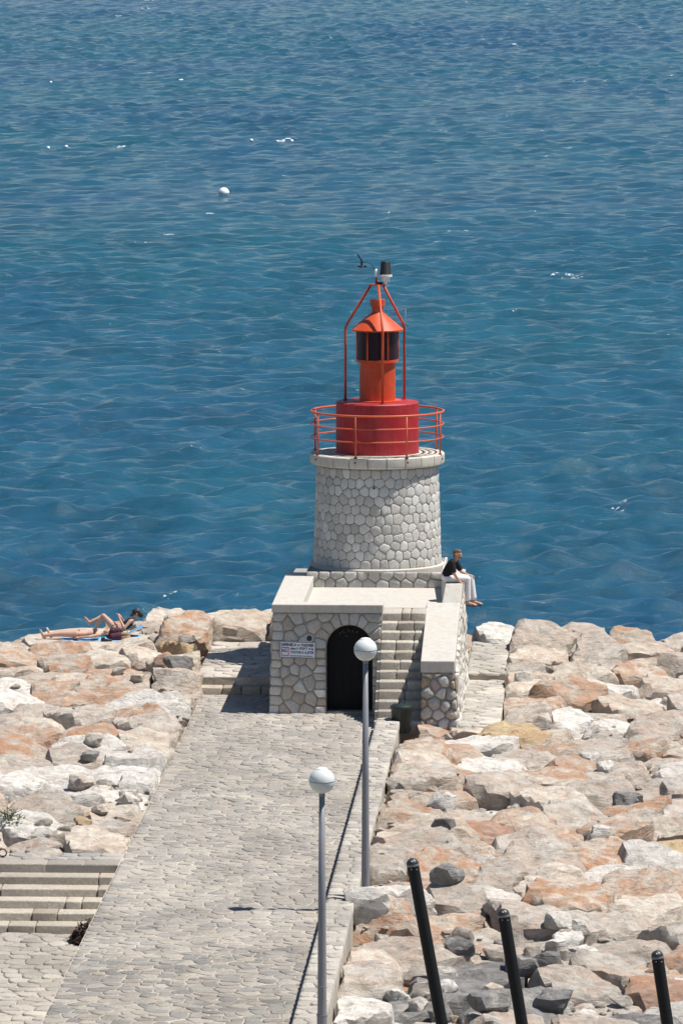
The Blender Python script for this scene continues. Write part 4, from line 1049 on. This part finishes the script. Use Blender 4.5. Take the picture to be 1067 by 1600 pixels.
# ------------------------------------------------------------------ people
def blob(segs, name, voxel=.011, smooth=4, mat=None, parent=None, loc=None):
    """one continuous surface grown round tapered limbs: (p0, r0, p1, r1); radii may be (rx, ry, rz)"""
    D, Fs = ico(2); Vs = []; Fc = []
    for p0, r0, p1, r1 in segs:
        p0, p1 = np.array(p0, float), np.array(p1, float)
        a, b = np.array(r0 if isinstance(r0, tuple) else (r0,)*3, float), np.array(r1 if isinstance(r1, tuple) else (r1,)*3, float)
        n_ = max(1, int(math.ceil(np.linalg.norm(p1-p0) / (min(a.min(), b.min()) * .35))))
        for i in range(n_ + 1):
            t = i / n_; base_ = len(Vs)
            P_ = p0 + (p1-p0)*t + D * (a + (b-a)*t)
            Vs.extend(map(tuple, P_)); Fc.extend(tuple(k + base_ for k in f) for f in Fs)
    me = bpy.data.meshes.new(name); me.from_pydata(Vs, [], Fc); o = bpy.data.objects.new(name, me); C.objects.link(o)
    m = o.modifiers.new('r', 'REMESH'); m.mode = 'VOXEL'; m.voxel_size = voxel
    m2 = o.modifiers.new('s', 'SMOOTH'); m2.iterations = smooth; m2.factor = .5
    me2 = bpy.data.meshes.new_from_object(o.evaluated_get(bpy.context.evaluated_depsgraph_get()))
    bpy.data.objects.remove(o); bpy.data.meshes.remove(me)
    me2.materials.clear(); me2.name = name
    return link(name, me2, mat, parent, loc, smooth=True)
def V(*a): return Vector(a)
def hand(w, d, side, palm=.085, curl=.5):
    """palm and five fingers from wrist w along d; side = direction of the thumb; the palm faces down across both"""
    d = Vector(d).normalized(); side = Vector(side); side = (side - d*side.dot(d)).normalized(); nrm = d.cross(side)
    if nrm.z > 0: nrm = -nrm
    w = Vector(w); out = [(w, .026, w + d*.03, (.030))]
    kn = []
    for k, (off, l) in enumerate(((.030, .070), (.010, .080), (-.010, .074), (-.029, .058))):
        root = w + d*palm + side*off; out.append((w + d*.02 + side*off*.6, .017, root, .013))
        mid = root + (d*(1-.3*curl) + nrm*.5*curl).normalized()*l*.5; tip = mid + (d*(1-.8*curl) + nrm*1.1*curl).normalized()*l*.5
        out += [(root, .0105, mid, .0095), (mid, .0095, tip, .0075)]
    r0 = w + d*.03 + side*.030; m0 = r0 + (side*.75 + d*.7).normalized()*.035; out += [(w + d*.015 + side*.012, .017, r0, .015), (r0, .013, m0, .011), (m0, .011, m0 + (d + side*.25).normalized()*.032, .009)]
    return out
def foot(a, toe, r=.040):
    a, toe = Vector(a), Vector(toe); d = (toe - a).normalized(); s = d.cross(Vector((0, 0, 1))).normalized(); out = [(a - d*.035 , .036, a + d*.06, .036), (a + d*.05, .037, toe - d*.05, .030)]
    for k, l in ((-.03, .0), (-.012, .012), (.004, .012), (.018, .008), (.032, -.004)):
        out.append((toe - d*.06 + s*k, .016, toe + d*(l-.01) + s*k*1.1, .011))
    return out
def head(c, fwd, up, s=1.0):
    """cranium, jaw, nose, ears, brow and lips round the centre c"""
    c, f, u = Vector(c), Vector(fwd).normalized(), Vector(up).normalized(); u = (u - f*u.dot(f)).normalized(); l = u.cross(f)
    P_ = lambda a, b, d: c + f*a*s + l*b*s + u*d*s
    out = [(P_(-.02, 0, .03), .082*s, P_(.015, 0, .025), .080*s), (P_(.03, 0, -.01), .070*s, P_(.035, 0, -.055), .052*s), (P_(.055, 0, -.085), .030*s, P_(.065, 0, -.088), .022*s),
           (P_(.085, -.03, .028), .016*s, P_(.085, .03, .028), .016*s), (P_(.09, 0, .02), .010*s, P_(.118, 0, -.022), .013*s), (P_(.088, -.015, -.052), .010*s, P_(.088, .015, -.052), .010*s),
           (P_(.07, -.035, -.015), .02*s, P_(.07, .035, -.015), .02*s)]
    for k in (-1, 1): out.append((P_(-.005, k*.083, .012), .016*s, P_(-.01, k*.086, -.022), .012*s))
    return out, P_
def face(P_, parent, skin):
    for k in (-1, 1):
        e = blob([(P_(.083, k*.032, .008), .011, P_(.084, k*.032, .008), .011)], 'eye', .004, 1, M['dark_hair'], parent)
    blob([(P_(.096, -.02, -.052), .005, P_(.096, .02, -.052), .005)], 'mouth', .003, 1, M['leather'], parent)
# the man on the parapet
SEAT = 2.76; by = 2.62
man = empty('person', (4.05, by, SEAT)); tag(man, 'person in dark t-shirt and white trousers sitting on the stair wall', 'person')
o3 = Vector((4.05, by, SEAT)); Lm = lambda x, y, z: Vector((x, y, z)) - o3
pel = Lm(3.97, by, 2.87); belly = Lm(4.0, by-.01, 3.01); chest = Lm(4.09, by-.02, 3.17); nk = Lm(4.155, by-.04, 3.30); hc = Lm(4.225, by-.075, 3.415)
shn, shf = Lm(4.10, by-.20, 3.235), Lm(4.17, by+.15, 3.235)
eln, elf = Lm(4.155, by-.255, 2.985), Lm(4.30, by+.17, 2.99)
hdn, hdf = Lm(4.27, by-.20, 2.795), Lm(4.475, by+.10, 2.915)
knn, knf = Lm(4.46, by-.13, 2.85), Lm(4.53, by+.11, 2.85)
ann, anf = Lm(4.47, by-.12, 2.335), Lm(4.60, by+.10, 2.335)
hd, HP = head(hc, (1, -.55, -.05), (0, 0, 1), .98)
segs = hd + [(nk, .055, hc + Vector((-.02, 0, -.06)), .05), (chest, (.10, .15, .11), nk + Vector((-.02, 0, -.05)), (.075, .11, .06)), (belly, (.11, .145, .11), chest, (.11, .155, .12)), (pel, (.12, .155, .10), belly, (.11, .145, .11)),
             (shn, .055, eln, .041), (eln, .040, hdn, .027), (shf, .055, elf, .041), (elf, .040, hdf, .027), (chest + Vector((0, 0, .05)), .07, shn, .055), (chest + Vector((0, 0, .05)), .07, shf, .055),
             (pel + Vector((.02, -.09, -.015)), .085, knn, .058), (pel + Vector((.02, .09, -.015)), .085, knf, .058), (knn, .055, ann, .037), (knf, .055, anf, .037)]
segs += hand(hdn, (.9, .1, -.35), (.1, 1, 0), curl=.25) + hand(hdf, (1, -.1, -.12), (0, -1, 0), curl=.5)
segs += foot(ann + Vector((.0, 0, -.05)), ann + Vector((.20, -.05, -.085))) + foot(anf + Vector((0, 0, -.05)), anf + Vector((.20, -.05, -.085)))
body_ = blob(segs, 'body', .009, 3, M['tan_skin'], man)
blob([(belly + Vector((-.015, 0, -.08)), (.130, .172, .10), belly, (.126, .165, .12)), (belly, (.126, .165, .12), chest, (.122, .170, .125)), (chest, (.122, .17, .125), nk + Vector((-.025, 0, -.065)), (.085, .115, .05)),
      (chest + Vector((0, 0, .055)), .082, shn, .074), (chest + Vector((0, 0, .055)), .082, shf, .074), (shn, .074, shn + (eln-shn)*.72, .068), (shf, .074, shf + (elf-shf)*.72, .068)], 'shirt', .011, 4, M['shirt'], man)
blob([(pel + Vector((-.01, 0, .02)), (.135, .168, .10), pel + Vector((-.01, 0, .035)), (.132, .165, .09)), (pel + Vector((.02, -.09, -.012)), .098, knn, .077), (pel + Vector((.02, .09, -.012)), .098, knf, .077),
      (knn, .077, ann + Vector((-.005, 0, .06)), .070), (knf, .077, anf + Vector((-.005, 0, .06)), .070)], 'trousers', .011, 4, M['trousers'], man)
blob([(HP(-.03, 0, .05), .083, HP(.03, 0, .065), .066), (HP(-.05, 0, -.0), .076, HP(-.045, 0, .03), .08), (HP(-.065, 0, -.06), .05, HP(-.05, 0, 0), .07)], 'hair', .009, 3, M['hair'], man)
blob([(HP(.075, -.02, -.07), .020, HP(.075, .02, -.07), .020), (HP(.06, -.045, -.05), .014, HP(.072, -.02, -.075), .018), (HP(.06, .045, -.05), .014, HP(.072, .02, -.075), .018)], 'beard', .008, 2, M['hair'], man)
face(HP, man, None)
man.location = (4.045, 3.0, 2.68)
for a in (ann, anf):
    blob([(a + Vector((-.035, 0, -.105)), (.03, .036, .010), a + Vector((.19, -.045, -.130)), (.03, .040, .010)), (a + Vector((.10, -.07, -.10)), .010, a + Vector((.11, .02, -.10)), .010), (a + Vector((.105, -.06, -.07)), .009, a + Vector((.11, .01, -.07)), .009)], 'sandal', .006, 2, M['leather'], man)

# the two sunbathers on their boulder
def lie_z(u, v): return top_z(u, v, LIE_Z)
def towel(name, cu, cv, lx, ly, rz, mat, label, lift=.012, seed=0):
    n = 26; m = 14; vs = []; fs = []; c, s = math.cos(rz), math.sin(rz)
    for j in range(m+1):
        for i in range(n+1):
            x, y = (i/n-.5)*lx, (j/m-.5)*ly; u, v = cu + x*c - y*s, cv + x*s + y*c
            vs.append((u - cu, v - cv, lie_z(u, v) + lift + .010*noise.noise(Vector((u*7, v*7, seed))) - LIE_Z))
    fs = [(j*(n+1)+i, j*(n+1)+i+1, (j+1)*(n+1)+i+1, (j+1)*(n+1)+i) for j in range(m) for i in range(n)]
    o = MB().add(vs, fs).build(name, mat, None, (cu, cv, LIE_Z), smooth=True)
    md = o.modifiers.new('thickness', 'SOLIDIFY'); md.thickness = .012; md.offset = -1
    tag(o, label, 'towel'); return o
AV, BV = 9.05, 9.75
towel('beach_towel', -4.80, AV+.05, 1.5, .56, .02, M['towel_pale'], 'pale blue towel under the sunbather lying flat')
towel('beach_towel', -4.25, BV, 1.1, .56, .03, M['turq'], 'turquoise towel under the reclining sunbather in the black cap', .014, 5)
A0 = max(lie_z(-4.85 + .1*i, AV) for i in range(-9, 10)) + .012
sa = empty('person', (-4.95, AV, A0)); tag(sa, 'person in black bikini lying flat on a pale blue towel', 'person')
# local frame: feet towards -x, head towards +x
fl_, fr_ = V(-1.00, -.10, .085), V(-.86, .08, .10)
kl, kr = V(-.60, -.085, .12), V(-.55, .085, .13); hip = V(-.17, 0, .115)
ch = V(.24, 0, .125); nk = V(.40, 0, .12); hc = V(.53, 0, .13)
hd, HP = head(hc, (.12, -.12, 1), (1, 0, 0), .93)
segs = hd + [(nk, .048, hc, .05), (hip, (.10, .155, .095), V(.05, 0, .115), (.11, .118, .085)), (V(.05, 0, .115), (.11, .118, .085), ch, (.11, .145, .095)), (ch, (.11, .145, .095), V(.34, 0, .12), (.05, .12, .065)),
             (V(.24, -.062, .175), .055, V(.235, -.062, .18), .055), (V(.24, .062, .175), .055, V(.235, .062, .18), .055),
             (hip + V(-.05, -.08, 0), .102, kl, .068), (hip + V(-.05, .08, 0), .102, kr, .068), (kl, .066, fl_, .042), (kr, .066, fr_, .042),
             (V(.33, -.16, .11), .048, V(.10, -.27, .075), .036), (V(.10, -.27, .075), .035, V(-.12, -.22, .06), .024), (V(.33, .16, .11), .048, V(.12, .27, .075), .036), (V(.12, .27, .075), .035, V(-.10, .23, .06), .024)]
segs += hand((-.12, -.22, .05), (-1, .15, -.1), (0, 1, 0), curl=.2) + hand((-.10, .23, .05), (-1, -.1, -.1), (0, -1, 0), curl=.2)
segs += foot(fl_ + V(-.01, 0, -.04), fl_ + V(-.11, -.03, .15)) + foot(fr_ + V(-.01, 0, -.04), fr_ + V(-.10, .03, .15))
blob(segs, 'body', .010, 3, M['skin'], sa)
blob([(V(-.21, 0, .105), (.045, .168, .106), V(-.16, 0, .112), (.04, .166, .107))], 'bikini_bottom', .010, 2, M['swim'], sa)
blob([(V(.205, 0, .125), (.022, .152, .103), V(.245, 0, .125), (.022, .152, .103)), (V(.235, -.062, .182), .056, V(.24, -.062, .182), .056), (V(.235, .062, .182), .056, V(.24, .062, .182), .056)], 'bikini_top', .010, 2, M['swim'], sa)
blob([(HP(-.05, 0, .04), .088, HP(-.01, 0, .06), .084), (HP(-.06, .0, .10), .06, HP(-.085, -.10, .13), .04), (HP(-.06, .0, .10), .06, HP(-.085, .08, .14), .04)], 'hair', .010, 3, M['dark_hair'], sa)
face(HP, sa, None)
B0 = max(lie_z(-4.45 + .1*i, BV) for i in range(-3, 3)) + .014
sb = empty('person', (-4.25, BV, B0)); tag(sb, 'person in black swimwear and black cap reclining with bent knees and a phone', 'person')
hip = V(.02, 0, .12); ch = V(.30, 0, .30); nk = V(.40, 0, .40); hc = V(.475, 0, .525)
kl, kr = V(-.32, -.09, .47), V(-.34, .10, .44); fl_ = V(-.58, -.10, .09); fr_ = V(-.66, .02, .30)
hd, HP = head(hc, (-.75, -.15, -.42), (-.3, 0, 1), .95)
segs = hd + [(nk, .05, hc, .05), (hip, (.11, .16, .10), V(.15, 0, .20), (.10, .13, .10)), (V(.15, 0, .20), (.10, .13, .10), ch, (.10, .15, .11)), (ch, (.10, .15, .11), nk + V(-.02, 0, -.03), (.06, .12, .06)),
             (hip + V(-.02, -.08, 0), .102, kl, .068), (hip + V(-.02, .08, 0), .102, kr, .068), (kl, .066, fl_, .041), (kr, .066, fr_, .041),
             (V(.34, -.17, .36), .048, V(.20, -.25, .20), .038), (V(.20, -.25, .20), .036, V(.07, -.12, .43), .025), (V(.34, .17, .36), .048, V(.22, .24, .20), .038), (V(.22, .24, .20), .036, V(.10, .10, .40), .025)]
segs += hand((.07, -.12, .43), (-.35, .35, .9), (0, 1, 0), curl=.7) + hand((.10, .10, .40), (-.35, -.35, .9), (0, -1, 0), curl=.7)
segs += foot(fl_ + V(-.01, 0, -.045), fl_ + V(-.18, -.03, -.055)) + foot(fr_ + V(-.02, 0, -.01), fr_ + V(-.13, -.04, .15))
blob(segs, 'body', .010, 3, M['skin'], sb)
blob([(V(.0, 0, .115), (.115, .168, .11), V(.05, 0, .14), (.105, .165, .105))], 'swim_bottom', .010, 2, M['swim'], sb)
blob([(V(.22, 0, .245), (.115, .158, .115), V(.30, 0, .31), (.11, .160, .115))], 'swim_top', .010, 2, M['swim'], sb)
blob([(HP(-.035, 0, .035), .092, HP(0, 0, .045), .092), (HP(.06, -.05, .035), (.045, .04, .013), HP(.13, -.045, .02), (.035, .03, .010)), (HP(.06, .05, .035), (.045, .04, .013), HP(.13, .045, .02), (.035, .03, .010)), (HP(.06, 0, .04), (.045, .04, .013), HP(.15, 0, .02), (.035, .03, .010))], 'cap', .009, 3, M['black'], sb)
blob([(HP(-.06, 0, -.02), .075, HP(-.08, 0, -.10), .06)], 'hair', .010, 3, M['dark_hair'], sb)
face(HP, sb, None)
ph = MB().box(-.006, .006, -.04, .04, -.075, .075).build('phone', M['black'], None, (-4.25 + .035, BV - .005, B0 + .545), bevel=.004); ph.rotation_euler = (0, R(25), 0); tag(ph, 'black phone held up by the reclining sunbather', 'phone')
bc = empty('beach_chair', (-3.9, BV, B0 - .01)); bc.rotation_euler.y = 0; tag(bc, 'low blue folding beach chair behind the reclining sunbather', 'chair')
MB().hexa([(-.16, -.26, .0), (-.13, -.26, -.0), (-.13, .26, .0), (-.16, .26, .0), (.26, -.26, .235), (.27, -.26, .215), (.27, .26, .215), (.26, .26, .235)]).build('cloth', M['towel_blue'], bc)
for s in (-.27, .27):
    MB().tube([(-.16, s, .005), (.28, s, .23)], .011, 8).build('side_tube', M['white'], bc); MB().tube([(.22, s, .2), (.30, s, -.02)], .010, 8).build('strut', M['white'], bc)
def soft_bag(name, loc, w, d, h, mat, label, rz=0):
    t = empty(name, loc); t.rotation_euler.z = rz; tag(t, label, 'bag')
    blob([(V(-w*.3, 0, h*.32), (w*.28, d*.5, h*.32), V(w*.3, 0, h*.34), (w*.28, d*.5, h*.36)), (V(-w*.2, 0, h*.7), (w*.28, d*.34, h*.24), V(w*.2, 0, h*.74), (w*.26, d*.32, h*.24))], 'sack', .012, 3, mat, t)
    MB().tube([(-w*.3, 0, h*.85), (-w*.2, 0, h*1.12), (w*.2, 0, h*1.15), (w*.3, 0, h*.85)], .010, 6).build('strap', M['black'], t, smooth=True)
zb1 = lie_z(-4.22, 9.02)
soft_bag('beach_bag', (-4.24, 9.02, zb1 - .01), .30, .22, .34, M['bag'], 'burgundy beach bag standing beside the sunbathers', .3)
soft_bag('beach_bag', (-4.0, 9.10, lie_z(-4.0, 9.1) - .01), .26, .2, .22, M['sand_bag'], 'small tan bag beside the burgundy beach bag', -.2)
sh = empty('shoe', (-4.42, 8.68, lie_z(-4.42, 8.68))); tag(sh, 'single dark shoe with white sole left on the sunbathers boulder', 'shoe')
blob([(V(-.10, 0, .045), .042, V(.02, 0, .045), .040), (V(.02, 0, .04), .040, V(.12, 0, .03), .032), (V(-.10, 0, .08), .035, V(-.06, 0, .09), .032)], 'upper', .008, 2, M['black'], sh)
MB().box(-.145, .155, -.042, .042, -.012, .014).build('sole', M['white'], sh, bevel=.01)
